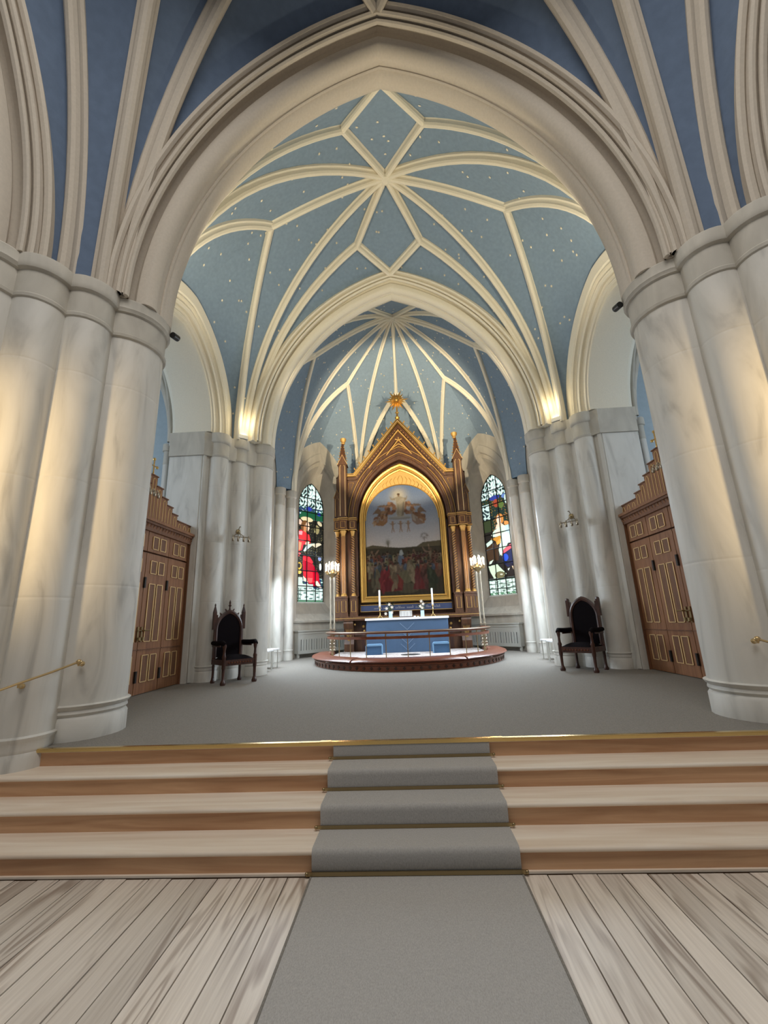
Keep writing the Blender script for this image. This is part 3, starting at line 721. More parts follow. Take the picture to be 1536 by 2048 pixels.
        poly(Q([(425, 1080), (500, 1040), (540, 1070), (440, 1140)]), (.60, .78, .68))
        poly(Q([(425, 1140), (540, 1080), (600, 1150), (600, 1330), (450, 1340)]), (.05, .025, .01))
        poly(Q([(620, 1130), (730, 1120), (700, 1200), (640, 1290), (610, 1230)]), (.62, .82, .64))
        poly(Q([(640, 1270), (670, 1200), (790, 1130), (800, 1190), (720, 1230)]), (.75, .12, .16))
        poly(Q([(650, 1280), (720, 1230), (810, 1200), (830, 1400), (720, 1440), (660, 1380)]), (.01, .015, .08)); ell(*q(690, 1310), .11, .03, (.02, .08, .60))
        poly(Q([(450, 1390), (580, 1380), (610, 1420), (700, 1520), (660, 1560), (530, 1570), (480, 1480)]), (.60, .76, .58)); poly(Q([(460, 1380), (470, 1330), (530, 1310), (500, 1360)]), (.62, .74, .62))
        ell(*q(610, 1525), .19, .027, (.16, .15, .07)); ell(*q(630, 1520), .06, .008, (.65, .66, .5)); poly(Q([(710, 1460), (745, 1450), (725, 1490)]), (.8, .9, .85))
        poly(Q([(765, 1430), (820, 1430), (840, 1540), (810, 1540)]), (.80, .62, .42)); ell(*q(740, 1400), .16, .015, (.01, .01, .03), 20)
        m = Y > q(0, 1565)[1]; img[m] = (.66, .88, .80); g = lat(16, 160, .6); img[m & (g > .84)] = (.14, .24, .2)
        for x_ in (.24, .30, .42, .86): img[m & (abs(X-x_) < .008)] = (.08, .12, .1)
        for y_ in (1585, 1640, 1700): img[m & (abs(Y-q(0, y_)[1]) < .0022)] = (.08, .12, .1)
        for y_ in (1655, 1668, 1712, 1725):   # small faint lettering lines on the dedication panes
            img[m & (abs(Y-q(0, y_)[1]) < .0018) & (X > .48) & (X < .78) & (np.sin(X*170) > -.2)] = (.32, .42, .38)
        img[Y > q(0, 1750)[1]] = np.where(lat(30, 60, 1)[..., None] > .5, [.10, .25, .14], [.5, .7, .6])[Y > q(0, 1750)[1]]
    # thin lead came lines following the colour boundaries
    gx = np.abs(np.diff(img.sum(2), axis=1, prepend=img.sum(2)[:, :1])); gy = np.abs(np.diff(img.sum(2), axis=0, prepend=img.sum(2)[:1]))
    e = (gx+gy) > .45; img[e] *= .25
    return img, W_, H_
def colour_grid(name, img, P_, parent, material, mask=None):
    """flat print: a mesh grid with one colour per cell; P_(fx, fy) -> point, fy from top"""
    H_, W_ = img.shape[:2]
    V = []; idx = -np.ones((H_+1, W_+1), int); F = []; Cc = []
    fx = np.arange(W_+1)/W_; fy = np.arange(H_+1)/H_
    keep = np.ones((H_, W_), bool) if mask is None else mask
    for j in range(H_):
        for i in range(W_):
            if keep[j, i]:
                q_ = []
                for (a, b) in ((j, i), (j, i+1), (j+1, i+1), (j+1, i)):
                    if idx[a, b] < 0: idx[a, b] = len(V); V.append(P_(fx[b], fy[a]))
                    q_.append(int(idx[a, b]))
                F.append(q_); Cc.append((*img[j, i], 1.))
    me = bpy.data.meshes.new(name); me.from_pydata(V, [], F)
    ca_ = me.color_attributes.new('Col', 'FLOAT_COLOR', 'CORNER')
    ca_.data.foreach_set('color', np.repeat(np.array(Cc), 4, axis=0).ravel())
    me.materials.append(M[material])
    return link(name, me, parent)
for s in (-1, 1):
    a = 36; ca_, sa_ = math.cos(math.radians(a)), math.sin(math.radians(a))
    # u positive towards the choir (front), matching the photo's measure
    pl = lambda u, d, z, s=s: (s*((RW+d)*ca_+u*sa_), 12.6+(RW+d)*sa_-u*ca_, z)
    orders = [(1.30, 2.02, 1.72, .0), (1.28, 1.98, 1.72, -.03), (1.10, 1.72, 1.72, -.02), (1.06, 1.66, 1.72, .05), (.98, 1.52, 1.72, .06), (.94, 1.46, 1.72, .12), (.66, 1.0, 2.30, .44), (.60, .92, 2.36, .46), (.60, .92, 2.36, .52)]
    rows = [[pl(u, d, z) for u, z in opening_outline(h, ri, 5.78, zb)] for h, ri, zb, d in orders]
    b = MB().grid(rows, 0)
    # wall around
    L0 = opening_outline(1.30, 2.02, 5.78, 1.72); out = []
    for i, (u, z) in enumerate(L0):
        f = i/(len(L0)-1); zt = 9.0
        if f < .3: out.append((-2.0, 1.72+(zt-1.72)*f/.3))
        elif f < .7: out.append((-2.0+4.0*(f-.3)/.4, zt))
        else: out.append((2.0, zt-(zt-1.72)*(f-.7)/.3))
    b.grid([[pl(u, 0, z) for u, z in L0], [pl(u, .0, z) for u, z in out]])
    # apron with sloping sill and ledge
    def strip(pts, u=1.30): b.grid([[pl(-u, d, z) for d, z in pts], [pl(u, d, z) for d, z in pts]])
    strip([(0, ZF), (0, 1.66)], 2.0); strip([(-.0, 1.66), (-.07, 1.66), (-.07, 1.72), (0, 1.73), (.30, 1.95), (.44, 2.30), (.52, 2.36)], 1.34)
    wl = b.build('wall_back', 'stone', None, True, 25); tag(wl, kind='structure')
    img, W_, H_ = paint_glass(s)
    z0, z1 = 2.36, 6.70
    yy = z1-(np.arange(H_)+.5)/H_*(z1-z0); xx = -.6+(np.arange(W_)+.5)/W_*1.2
    cg = (.92**2-.6**2)/(1.2); Rg = .6+cg
    XX, YY = np.meshgrid(xx, yy)
    mask = (YY < 5.78) | ((np.abs(XX)+cg)**2+(YY-5.78)**2 < Rg*Rg)
    # glass x runs left to right as seen from the nave
    wn = empty('window_%d' % (1 if s < 0 else 2), (s*3.3, 15, 2.36), 0, None, None, None, 'structure')
    g = colour_grid('stained_glass', img, lambda fx, fy, s=s: pl(s*(1.2*fx-.6), .49, z1-(z1-z0)*fy), None, 'glass', mask)
    par(g, wn)
    for u in (-.2, .2):
        h = math.sqrt(max(0, Rg*Rg-(abs(u)+cg)**2)); P_ = [pl(u, .455, 2.36), pl(u, .455, 5.78+h)]
        par(MB().tube(P_, .018, 6).build('saddle_bar', 'lead'), wn)
    for k in range(1, 8):
        z = 2.36+.535*k+.04*0
        hw = .6 if z < 5.78 else math.sqrt(Rg*Rg-(z-5.78)**2)-cg
        par(MB().tube([pl(-hw, .455, z), pl(hw, .455, z)], .018, 6).build('saddle_bar', 'lead'), wn)
    rim = opening_outline(.60, .92, 5.78, 2.36)
    par(MB().tube([pl(u*.985, .47, z) for u, z in rim], .018, 6).build('glazing_frame', 'lead'), wn)
    # radiator cover
    rd = empty('radiator_cover', pl(.1, -.16, ZF), 0, f'white slatted radiator cover under the {"left" if s<0 else "right"} stained glass window', 'radiator cover')
    def rbox(u0, u1, d0, d1, z0_, z1_, nm, m):
        V = [pl(u, d, z) for u in (u0, u1) for d in (d0, d1) for z in (z0_, z1_)]
        bb = MB().add(V, [(0, 1, 3, 2), (4, 6, 7, 5), (0, 4, 5, 1), (2, 3, 7, 6), (0, 2, 6, 4), (1, 5, 7, 3)])
        return par(bb.build(nm, m, None, False), rd)
    rbox(-1.15, 1.12, -.22, -.02, 1.38, 1.42, 'top', 'radi')
    rbox(-1.08, 1.05, -.168, -.15, ZF+.14, 1.29, 'back_panel', 'slot'); rbox(-1.12, 1.09, -.15, -.02, ZF+.13, 1.38, 'case', 'radi'); rbox(-1.12, -1.08, -.195, -.15, ZF+.13, 1.38, 'side', 'radi'); rbox(1.05, 1.09, -.195, -.15, ZF+.13, 1.38, 'side', 'radi')
    rbox(-1.12, 1.09, -.20, -.17, 1.30, 1.38, 'rail', 'radi'); rbox(-1.12, 1.09, -.19, -.168, 1.14, 1.31, 'rail', 'radi'); rbox(-1.12, 1.09, -.20, -.17, ZF+.12, ZF+.22, 'rail', 'radi')
    for k in range(20):
        u0 = -1.12+k*.1105
        rbox(u0, u0+(.085 if k % 2 else .075), -.195, -.175, ZF+.2, 1.18, 'slat', 'radi')
    for u in (-1.05, 0, 1.02): rbox(u, u+.06, -.18, -.12, ZF, ZF+.13, 'foot', 'radi')
# back wall of the apse, behind the reredos
b = MB(); pr_ = lambda u, d, z: (u, 12.6+RW+d, z)
tag(MB().bb(-2.05, 2.05, 12.6+RW, 12.6+RW+.3, ZF, 9.2).build('wall_back', 'stone', None, False), kind='structure')

# ------------------------------------------------------------------ altar platform, kneeler, rail
KY = 12.25
def ell_path(rx, ry, yend, n=40, z=0):
    """left end -> front -> right end"""
    P_ = [(-rx, yend, z)] if yend > KY else []
    P_ += [(-rx*math.cos(PI*i/n), KY-ry*math.sin(PI*i/n), z) for i in range(n+1)]
    if yend > KY: P_.append((rx, yend, z))
    return P_
PZ = .74
kn = empty('communion_platform', (0, KY, ZF), 0, 'curved altar platform with red-brown leather kneeling pad and carved wooden skirt', 'platform')
def band(parts, n=48, yend=12.95):
    """loft of (rx, ry, z) rows"""
    return MB().grid([ell_path(rx, ry, yend, n, z) for rx, ry, z in parts])
o = band([(2.50, 2.88, ZF), (2.50, 2.88, ZF+.11), (2.53, 2.91, ZF+.12), (2.53, 2.91, ZF+.14), (2.50, 2.88, ZF+.15), (2.50, 2.88, ZF+.18)])
par(o.build('carved_skirt', 'redwood'), kn)
b = MB()
nn = 44
for i in range(nn):
    a = PI*(i+.5)/nn; x, y = -2.505*math.cos(a), KY-2.885*math.sin(a)
    nx, ny = -math.cos(a)*2.88, -math.sin(a)*2.5; rz = math.atan2(ny, nx)
    for (dx, dz) in ((0, 0), (-.022, 0), (.022, 0), (0, .022), (0, -.022)):
        b.box((x-dx*math.sin(rz), y+dx*math.cos(rz), ZF+.06+dz), (.012, .026, .026), 0, rz)
par(b.build('quatrefoil', 'mahog', None, False), kn)['kind'] = 'stuff'
pts = []
segs = [(0.0, .13), (.13, .36), (.36, .64), (.64, .87), (.87, 1.0)]
prof = [(2.10, 2.27, .70), (2.12, 2.29, .80), (2.16, 2.34, .825), (2.35, 2.60, .835), (2.50, 2.84, .828), (2.575, 2.94, .80), (2.59, 2.96, .775), (2.55, 2.92, .755), (2.2, 2.5, .75)]
for a0, a1 in segs:
    rows = []
    for rx, ry, z in prof:
        row = []
        for i in range(15):
            f = a0+.0025+(a1-a0-.005)*i/14; e = 1-.02*(1 if i in (0, 14) else 0)
            # path parameter: includes the straight ends
            Ltot = PI+.5; t = f*Ltot-.25
            zz = z-(.012 if i in (0, 14) else 0)
            if t < 0: row.append((-rx, KY-t*2.4, zz))
            elif t > PI: row.append((rx, KY+(t-PI)*2.4, zz))
            else: row.append((-rx*math.cos(t), KY-ry*math.sin(t), zz))
        rows.append(row)
    bb = MB().grid(rows)
    for i in (0, 14):
        bb.add([r[i] for r in rows], [tuple(range(len(rows)))])
    par(bb.build('leather_pad', 'leather'), kn)
for s in (-1, 1):
    V = [(2.5, 12.9), (2.56, 12.95), (2.45, 13.05), (2.2, 13.05), (2.12, 12.9)]
    par(MB().prism([(s*a, b_) for a, b_ in V], ZF, .80).build('skirt_end', 'redwood'), kn)
ip = [(x*.985, y) for x, y, z in ell_path(2.12, 2.29, 13.0, 40)]+[(2.1, 13.5), (-2.1, 13.5)]
par(MB().prism(ip, ZF, PZ).build('platform_floor', 'rug', None, False), kn)
# patterned rug with dark motif in front of the altar
rgo = MB().bb(-1.9, 1.9, 10.2, 12.45, PZ, PZ+.01).build('altar_rug', 'rug', None, False); tag(rgo, 'pale pink and white patterned rug on the altar platform', 'rug')
MB().lathe([(.26, 0), (.26, .004), (0, .004)], (0.06, 11.6, PZ+.01), 20).build('dark_motif', 'slot', rgo)

rl = empty('communion_rail', (0, KY, PZ), 0, 'curved mahogany communion rail on thin brass balusters', 'rail')
rpth = ell_path(2.17, 2.20, 12.95, 48, 1.355)
# rail section: flat rounded handrail
def sweep(path, sec, up_=Vector((0, 0, 1))):
    rows = [[] for _ in sec]
    P_ = [Vector(p) for p in path]
    for i, p in enumerate(P_):
        t = (P_[min(i+1, len(P_)-1)]-P_[max(i-1, 0)]).normalized(); sd = t.cross(up_).normalized()
        for k, (a, b_) in enumerate(sec): rows[k].append(tuple(p+sd*a+up_*b_))
    rows.append(rows[0]); return MB().grid(rows)
sec = [(.075*math.cos(2*PI*k/12), .032*math.sin(2*PI*k/12)) for k in range(12)]
par(sweep(rpth, sec).build('handrail', 'redwood'), rl)
par(sweep([(x, y, z-.115) for x, y, z in rpth], [(.03, -.03), (.03, .03), (-.03, .03), (-.03, -.03)]).build('lower_rail', 'redwood', None, False), rl)
par(MB().tube([(x*1.03, KY+(y-KY)*1.03, z+.012) for x, y, z in rpth], .014, 8).build('brass_bead', 'silverbrass'), rl)
for i in range(13):
    a = PI*(i+.5)/13; x, y = -2.075*math.cos(a), KY-2.20*math.sin(a)
    par(MB().lathe([(.020, PZ-.0), (.020, .80), (.010, .82), (.010, 1.20), (.014, 1.21), (.014, 1.33)], (x, y, 0), 8).build('baluster', 'darkbrass'), rl)

# candle stands at the rail ends
lpm = None
for s in (-1, 1):
    lp = empty('candle_stand', (s*2.18, 12.8, .832), 0, f'tall twin-post brass candelabrum with lit bulbs at the {"left" if s<0 else "right"} end of the rail', 'candelabrum', 'candelabra at the ends of the communion rail')
    if lpm is None:
        lpm = lp
        for dx in (-.055, .055):
            pz = [(.045, 0), (.045, .03), (.03, .06), (.05, .10), (.03, .16), (.045, .20), (.022, .24), (.022, .58), (.035, .62), (.035, .64), (.022, .68), (.035, .74), (.021, .80), (.021, 2.02), (.03, 2.08), (.02, 2.12)]
            MB().lathe(pz, (dx, 0, 0), 12).build('post', 'silverbrass', lp)
        for z_, w_ in ((.60, .20), (.26, .18)): MB().box((0, 0, z_), (w_, .09, .03)).build('bracket', 'silverbrass', lp)
        cr_ = MB().lathe([(.03, 2.08), (.05, 2.12), (.11, 2.17), (.15, 2.22), (.15, 2.24), (.09, 2.25), (.05, 2.30), (.05, 2.36), (0, 2.37)], (0, 0, 0), 16).build('crown', 'darkbrass', lp)
        for k in range(8):
            a = 2*PI*k/8
            MB().tube([(.10*math.cos(a), .10*math.sin(a), 2.20), (.19*math.cos(a), .19*math.sin(a), 2.21), (.20*math.cos(a), .20*math.sin(a), 2.28)], .010, 6).lathe([(.024, 2.27), (.030, 2.29), (.012, 2.30)], (.20*math.cos(a), .20*math.sin(a), 0), 8).build('arm', 'darkbrass', cr_)
            cd = MB().lathe([(.014, 2.29), (.014, 2.44), (.006, 2.45)], (.20*math.cos(a), .20*math.sin(a), 0), 8).build('candle', 'wax', lp)
            MB().lathe([(.006, 2.445), (.014, 2.47), (.010, 2.51), (0, 2.535)], (.20*math.cos(a), .20*math.sin(a), 0), 8).build('bulb', 'flame', cd)
        for k in range(4):
            a = 2*PI*k/4+.4
            cd = MB().lathe([(.014, 2.34), (.014, 2.50), (.006, 2.51)], (.09*math.cos(a), .09*math.sin(a), 0), 8).build('candle', 'wax', lp)
            MB().lathe([(.006, 2.505), (.014, 2.53), (.010, 2.57), (0, 2.595)], (.09*math.cos(a), .09*math.sin(a), 0), 8).build('bulb', 'flame', cd)
    else:
        for ch in lpm.children: copy_tree(ch, lp)

# ------------------------------------------------------------------ altar
AY = 12.5
al = empty('altar', (0, AY, PZ), 0, 'altar table hung with a blue frontal stitched with pale chevrons', 'altar')
par(MB().bb(-1.15, 1.15, AY+.03, AY+.75, PZ, 1.655).build('altar_block', 'oak', None, False), al)
n = 60
G = [[(-1.165+2.33*i/n, AY+.006*math.sin(i*.9)*(1-j/6)*1.0, PZ+.012+(1.66-PZ-.012)*j/6) for i in range(n+1)] for j in range(7)]
fb = MB().grid(G); fb.bb(-1.166, -1.15, AY, AY+.75, PZ+.012, 1.66).bb(1.15, 1.166, AY, AY+.75, PZ+.012, 1.66)
fr = par(fb.build('frontal', 'cloth'), al)
for zc_ in (1.46, 1.26, 1.07, .90):
    b = MB()
    for s in (-1, 1):
        for (dz, l_) in ((0, .20), (.0, .0)):
            if l_: b.tube([(0, AY-.012, zc_-.10), (s*l_, AY-.012, zc_+.08)], .004, 5)
    par(b.build('chevron', 'clothline'), al)
ln = MB().bb(-1.19, 1.19, AY-.03, AY+.78, 1.66, 1.70).bb(-1.19, 1.19, AY-.034, AY-.024, 1.64, 1.70).build('altar_cloth', 'linen', None, False)
tag(ln, 'thin white linen cloth covering the top of the blue altar', 'cloth')
AT = 1.70
for s in (-1, 1):
    side = 'left' if s < 0 else 'right'
    c = empty('candlestick', (s*.775, 12.8, AT), 0, f'slim brass candlestick with tall unlit white candle at the {side} end of the altar', 'candlestick', 'altar candlesticks')
    for k in range(3):
        a = 2*PI*k/3+.5
        MB().tube([(0, 0, .07), (.05*math.cos(a), .05*math.sin(a), .05), (.08*math.cos(a), .08*math.sin(a), .0)], .011, 6).build('foot', 'brass', c)
    MB().lathe([(.012, .05), (.022, .08), (.012, .11), (.010, .2), (.018, .22), (.010, .24), (.010, .30), (.036, .315), (.036, .325), (.020, .34)], (0, 0, 0), 12).build('stem', 'brass', c)
    MB().lathe([(.027, .33), (.027, .80), (.024, .805), (.004, .805), (.003, .82)], (0, 0, 0), 12).build('candle', 'wax', c)
    v = empty('flower_vase', (s*.465+(.0), 12.8, AT), 0, f'pale blue rectangular vase of cream lilies on the {side} of the open book', 'vase')
    MB().box((0, 0, .09), (.105, .08, .18)).build('vase_body', 'vase', v, False)
    rr_ = random.Random(3 if s < 0 else 9)
    b = MB()
    for k in range(26):
        a, e = rr_.random()*2*PI, rr_.uniform(.2, 1.3); r = rr_.uniform(.05, .17)
        p = Vector((r*math.cos(a)*.9, r*math.sin(a)*.5, .20+r*math.sin(e)*1.4+.03)); t = Vector((math.cos(a), math.sin(a), rr_.uniform(-.3, .9))).normalized(); q = t.cross(Vector((0, .3, 1))).normalized()
        b.add([p-t*.05, p+q*.022, p+t*.06, p-q*.022], [(0, 1, 2, 3)])
    b.sphere((0, 0, .26), .075, 0, 10, (1, .8, 1.1))
    b.build('foliage', 'leaf', v, False, fix=False)
    spots = [(-.11, .27), (-.14, .12), (.04, .15), (-.03, .38), (.05, .30)] if s < 0 else [(-.05, .30), (.03, .36), (-.02, .44), (.0, .25)]
    for (dx, dz) in spots:
        b = MB()
        for k in range(6):
            a = 2*PI*k/6+dx*9; R_ = .045
            p = Vector((dx, -.07, dz)); e = Vector((math.cos(a), -.35, math.sin(a))); q = Vector((-math.sin(a), 0, math.cos(a)))
            b.add([p, p+e*R_*.5+q*.012, p+e*R_*1.3, p+e*R_*.5-q*.012], [(0, 1, 2, 3)])
        b.sphere((dx, -.075, dz), .012, 0, 6)
        b.build('lily', 'petal', v, False, fix=False)
bk = empty('open_bible', (-.02, 12.78, AT), 0, 'large open book propped on a stand in the middle of the altar', 'book')
b = MB()
for s in (-1, 1):
    rows = [[(s*(.185*i/8), .03+.09*f-.025*math.sin(PI*i/8), .02+.17*f+.0) for i in range(9)] for f in (0, 1)]
    b.grid(rows); b.grid([[(x, y+.03, z) for x, y, z in r] for r in rows]); b.grid([rows[1], [(x, y+.03, z) for x, y, z in rows[1]]]); b.add([rows[0][8], rows[1][8], (rows[1][8][0], rows[1][8][1]+.03, rows[1][8][2]), (rows[0][8][0], rows[0][8][1]+.03, rows[0][8][2])], [(0, 1, 2, 3)])
b.build('pages', 'paper', bk)
for s in (-1, 1):
    b = MB()
    for k in range(9):
        f = .12+.085*k
        b.add([(s*.03, .03+.09*f-.022, .02+.17*f), (s*.155, .03+.09*f-.022, .02+.17*f), (s*.155, .03+.09*(f+.035)-.022, .02+.17*(f+.035)), (s*.03, .03+.09*(f+.035)-.022, .02+.17*(f+.035))], [(0, 1, 2, 3)])
    b.build('text_block', 'print', bk, False)['kind'] = 'stuff'
MB().box((0, .10, .012), (.40, .22, .024)).add([(-.2, .05, .02), (.2, .05, .02), (.2, .16, .2), (-.2, .16, .2), (-.2, .19, .02), (.2, .19, .02)], [(0, 1, 2, 3), (3, 2, 5, 4), (0, 3, 4), (1, 5, 2)]).build('book_stand', 'mahog', bk, False)
for (dx, r, nm, lb, ct) in ((.235, .035, 'white_bowl', 'small white bowl on the altar cloth just right of the open book', 'bowl'), (.33, .026, 'white_dish', 'smaller white dish on the altar cloth beside the right vase', 'dish')):
    tag(MB().lathe([(r*.5, 0), (r*.6, .008), (r, r*.6), (r*.96, r*.75), (r*.5, r*.9), (0, r*.95)], (dx, 12.72, AT), 14).build(nm, 'linen'), lb, ct)
for s in (-1, 1):
    c = empty('altar_stool', (s*.90-.01, 12.0, PZ+.01), 0, f'low blue upholstered kneeling stool in front of the {"left" if s<0 else "right"} end of the altar', 'stool', 'stools before the altar')
    MB().box((0, 0, .115), (.42, .30, .23)).build('stool_body', 'stoolblue', c, False)
    b = MB()
    pr2 = [(-.225, 0), (-.225, .22)]+[(-.225+.05*(1-math.cos(a)), .22+.05*math.sin(a)) for a in (.5, 1., 1.57)]+[(.225-.05*(1-math.cos(a)), .22+.05*math.sin(a)) for a in (1.57, 1., .5)]+[(.225, .22), (.225, 0), (.205, 0), (.205, .225), (-.205, .225), (-.205, 0)]
    b.plate(pr2, -.17, .15).build('stool_wrap', 'stooltop', c, False)

# ------------------------------------------------------------------ reredos
RYF = 13.7
re = empty('altarpiece', (0, RYF, PZ), 0, 'towering gothic carved oak altarpiece with gilded lines, gable and painting behind the altar', 'altarpiece')
def R(b, nm, m='oak', **k):
    o = b.build(nm, m, None, **k); return par(o, re)
# base
R(MB().bb(-1.9, 1.9, RYF+.1, RYF+.9, ZF, 1.66), 'base', smooth=False)
for s in (-1, 1):
    R(MB().plate([(s*1.42, PZ), (s*1.16, PZ), (s*1.16, 1.6), (s*1.42, 1.6)], RYF+.06, RYF+.1), 'base_panel', 'mahog', smooth=False)
    # console bracket
    cons = [(RYF-.20, 1.66), (RYF-.22, 1.58), (RYF-.16, 1.45), (RYF-.06, 1.28), (RYF-.02, 1.10), (RYF-.05, 1.02), (RYF-.08, .96), (RYF-.08, PZ-.0), (RYF+.1, PZ), (RYF+.1, 1.66)]
    b = MB(); b.add([(s*1.66, y, z) for y, z in cons]+[(s*1.96, y, z) for y, z in cons], [tuple(range(10)), tuple(range(19, 9, -1))]+[(i, (i+1) % 10, 10+(i+1) % 10, 10+i) for i in range(10)])
    co = R(b, 'console', smooth=False)
    b = MB()
    for k in range(5):
        b.tube([(s*(1.70+.05*k), RYF-.15+.03*k*0, 1.46), (s*(1.74+.035*k), RYF-.06, 1.26), (s*(1.78+.018*k), RYF-.03, 1.06)], .010, 5)
    b.sphere((s*1.62, RYF-.12, 1.54), .035).sphere((s*1.36, RYF+.02, 1.48), .05).sphere((s*1.34, RYF+.02, 1.34), .035)
    R(b, 'carved_leaves', 'goldp')
R(MB().bb(-2.26, 2.26, RYF-.24, RYF+.9, 1.66, 1.74).bb(-2.22, 2.22, RYF-.20, RYF+.9, 1.74, 1.79), 'shelf', smooth=False)
R(MB().bb(-2.265, 2.265, RYF-.245, RYF-.235, 1.725, 1.74), 'gilt_line', 'goldp', smooth=False)
# back board (with arched opening) : pentagon body
def arch_pts(half, apex, zs, n_=24):
    rise = apex-zs; c = (rise*rise-half*half)/(2*half)
    return arc_outline(half, c, zs, 0, n_)
body_o = [(-2.2, 4.65), (-2.2, 6.4), (-1.65, 6.42), (0, 8.35), (1.65, 6.42), (2.2, 6.4), (2.2, 4.65)]
def fill_between(inner, outer, y, b):
    """outer is polyline; sample it by fraction and grid to inner"""
    L = [0]
    for i in range(len(outer)-1): L.append(L[-1]+math.dist(outer[i], outer[i+1]))
    I = [0]
    for i in range(len(inner)-1): I.append(I[-1]+math.dist(inner[i], inner[i+1]))
    out = []
    for d in I:
        t = d/I[-1]*L[-1]
        k = max(j for j in range(len(L)-1) if L[j] <= t+1e-9); f = (t-L[k])/(L[k+1]-L[k])
        out.append((outer[k][0]+(outer[k+1][0]-outer[k][0])*f, outer[k][1]+(outer[k+1][1]-outer[k][1])*f))
    b.grid([[(x, y, z) for x, z in inner], [(x, y, z) for x, z in out]])
b = MB()
inner = [(-1.52, 1.79), (-1.52, 3.4)]+[(u, z) for u, z in arch_pts(1.52, 7.02, 4.95)]+[(1.52, 3.4), (1.52, 1.79)]
outer = [(-2.2, 1.79), (-2.2, 3.4), (-2.2, 4.95), (-2.2, 6.48), (-1.62, 6.48), (0, 8.40), (1.62, 6.48), (2.2, 6.48), (2.2, 4.95), (2.2, 3.4), (2.2, 1.79)]
fill_between(inner, outer, RYF+.12, b)
b.grid([[(x, RYF+.12, z) for x, z in inner], [(x, RYF+.40, z) for x, z in inner]])
b.grid([[(x, RYF+.12, z) for x, z in outer], [(x, RYF+.55, z) for x, z in outer]])
R(b, 'body', smooth=False)
R(MB().bb(-1.6, 1.6, RYF+.38, RYF+.42, 1.79, 5.0).plate([(-1.6, 5.0)]+[(u, z) for u, z in arch_pts(1.6, 7.1, 5.0)]+[(1.6, 5.0)], RYF+.38, RYF+.42), 'back_board', 'mahog', smooth=False)
# nested wooden arch mouldings with gilt lines
for (h, ap, y, t, m, nm) in ((1.78, 7.46, RYF+.06, .13, 'oak', 'arch_moulding'), (1.64, 7.27, RYF+.10, .11, 'oak', 'arch_moulding'), (1.54, 7.08, RYF+.18, .07, 'mahog', 'arch_moulding')):
    c = ((ap-4.95)**2-h*h)/(2*h)
    rows = [[(u, y+d, z) for u, z in arc_outline(h, c, 4.95, n_, 24)] for n_, d in ((0, .08), (0, 0), (-t*.3, -.025), (-t*.7, -.025), (-t, .02), (-t, .10))]
    R(MB().grid(rows), nm, m, ang=30)
    R(MB().tube([(u, y-.012, z) for u, z in arc_outline(h, c, 4.95, .0, 24)], .010, 5), 'gilt_line', 'goldp')
# gold frame of the painting
def closed_frame(h, ap, zs, zb, y):
    return [(-h, y, zb)]+[(-h, y, zb+(zs-zb)*k/4) for k in range(1, 4)]+[(u, y, z) for u, z in arch_pts(h, ap, zs)]+[(h, y, zb+(zs-zb)*k/4) for k in (3, 2, 1)]+[(h, y, zb)]
fr_rows = []
for h, ap, zb, y in ((1.45, 6.90, 2.19, RYF+.34), (1.45, 6.90, 2.19, RYF+.16), (1.42, 6.85, 2.22, RYF+.13), (1.37, 6.79, 2.27, RYF+.15), (1.36, 6.78, 2.28, RYF+.19), (1.32, 6.73, 2.33, RYF+.19), (1.29, 6.70, 2.36, RYF+.23), (1.26, 6.66, 2.40, RYF+.24), (1.25, 6.65, 2.41, RYF+.29)):
    r = closed_frame(h, ap, 4.92, zb, y); r.append(r[0]); fr_rows.append(r)
R(MB().grid(fr_rows), 'gold_frame', 'gold', ang=25)
# lunette between the pointed frame and the round-headed painting
def rnd(h, zs, top, n_=24):
    L = [(-h*math.cos(PI/2*i/n_), zs+(top-zs)*math.sin(PI/2*i/n_)) for i in range(n_+1)]
    return L+[(-u, z) for u, z in reversed(L[:-1])]
b = MB(); b.grid([[(u, RYF+.28, z) for u, z in arch_pts(1.26, 6.66, 4.92)], [(u, RYF+.28, z) for u, z in rnd(1.24, 4.92, 6.15)]])
R(b, 'gilded_lunette', 'goldp', smooth=False)
R(MB().tube([(u, RYF+.27, z) for u, z in rnd(1.235, 4.92, 6.15)], .018, 6), 'inner_rim', 'gold')
for s in (-1, 1):     # foliage scrolls in the lunette
    b = MB()
    for k in range(11):
        a = math.radians(88-k*6.5); px, pz = math.cos(a)*1.24, 4.92+1.23*math.sin(a); w_ = .36*(1-k/11)+.03
        b.tube([(s*px, RYF+.265, pz+.03), (s*(px+.05), RYF+.262, pz+w_*.5), (s*(px-.02), RYF+.262, pz+w_*.85)], .009, 5)
    R(b, 'gilded_scrolls', 'gold')
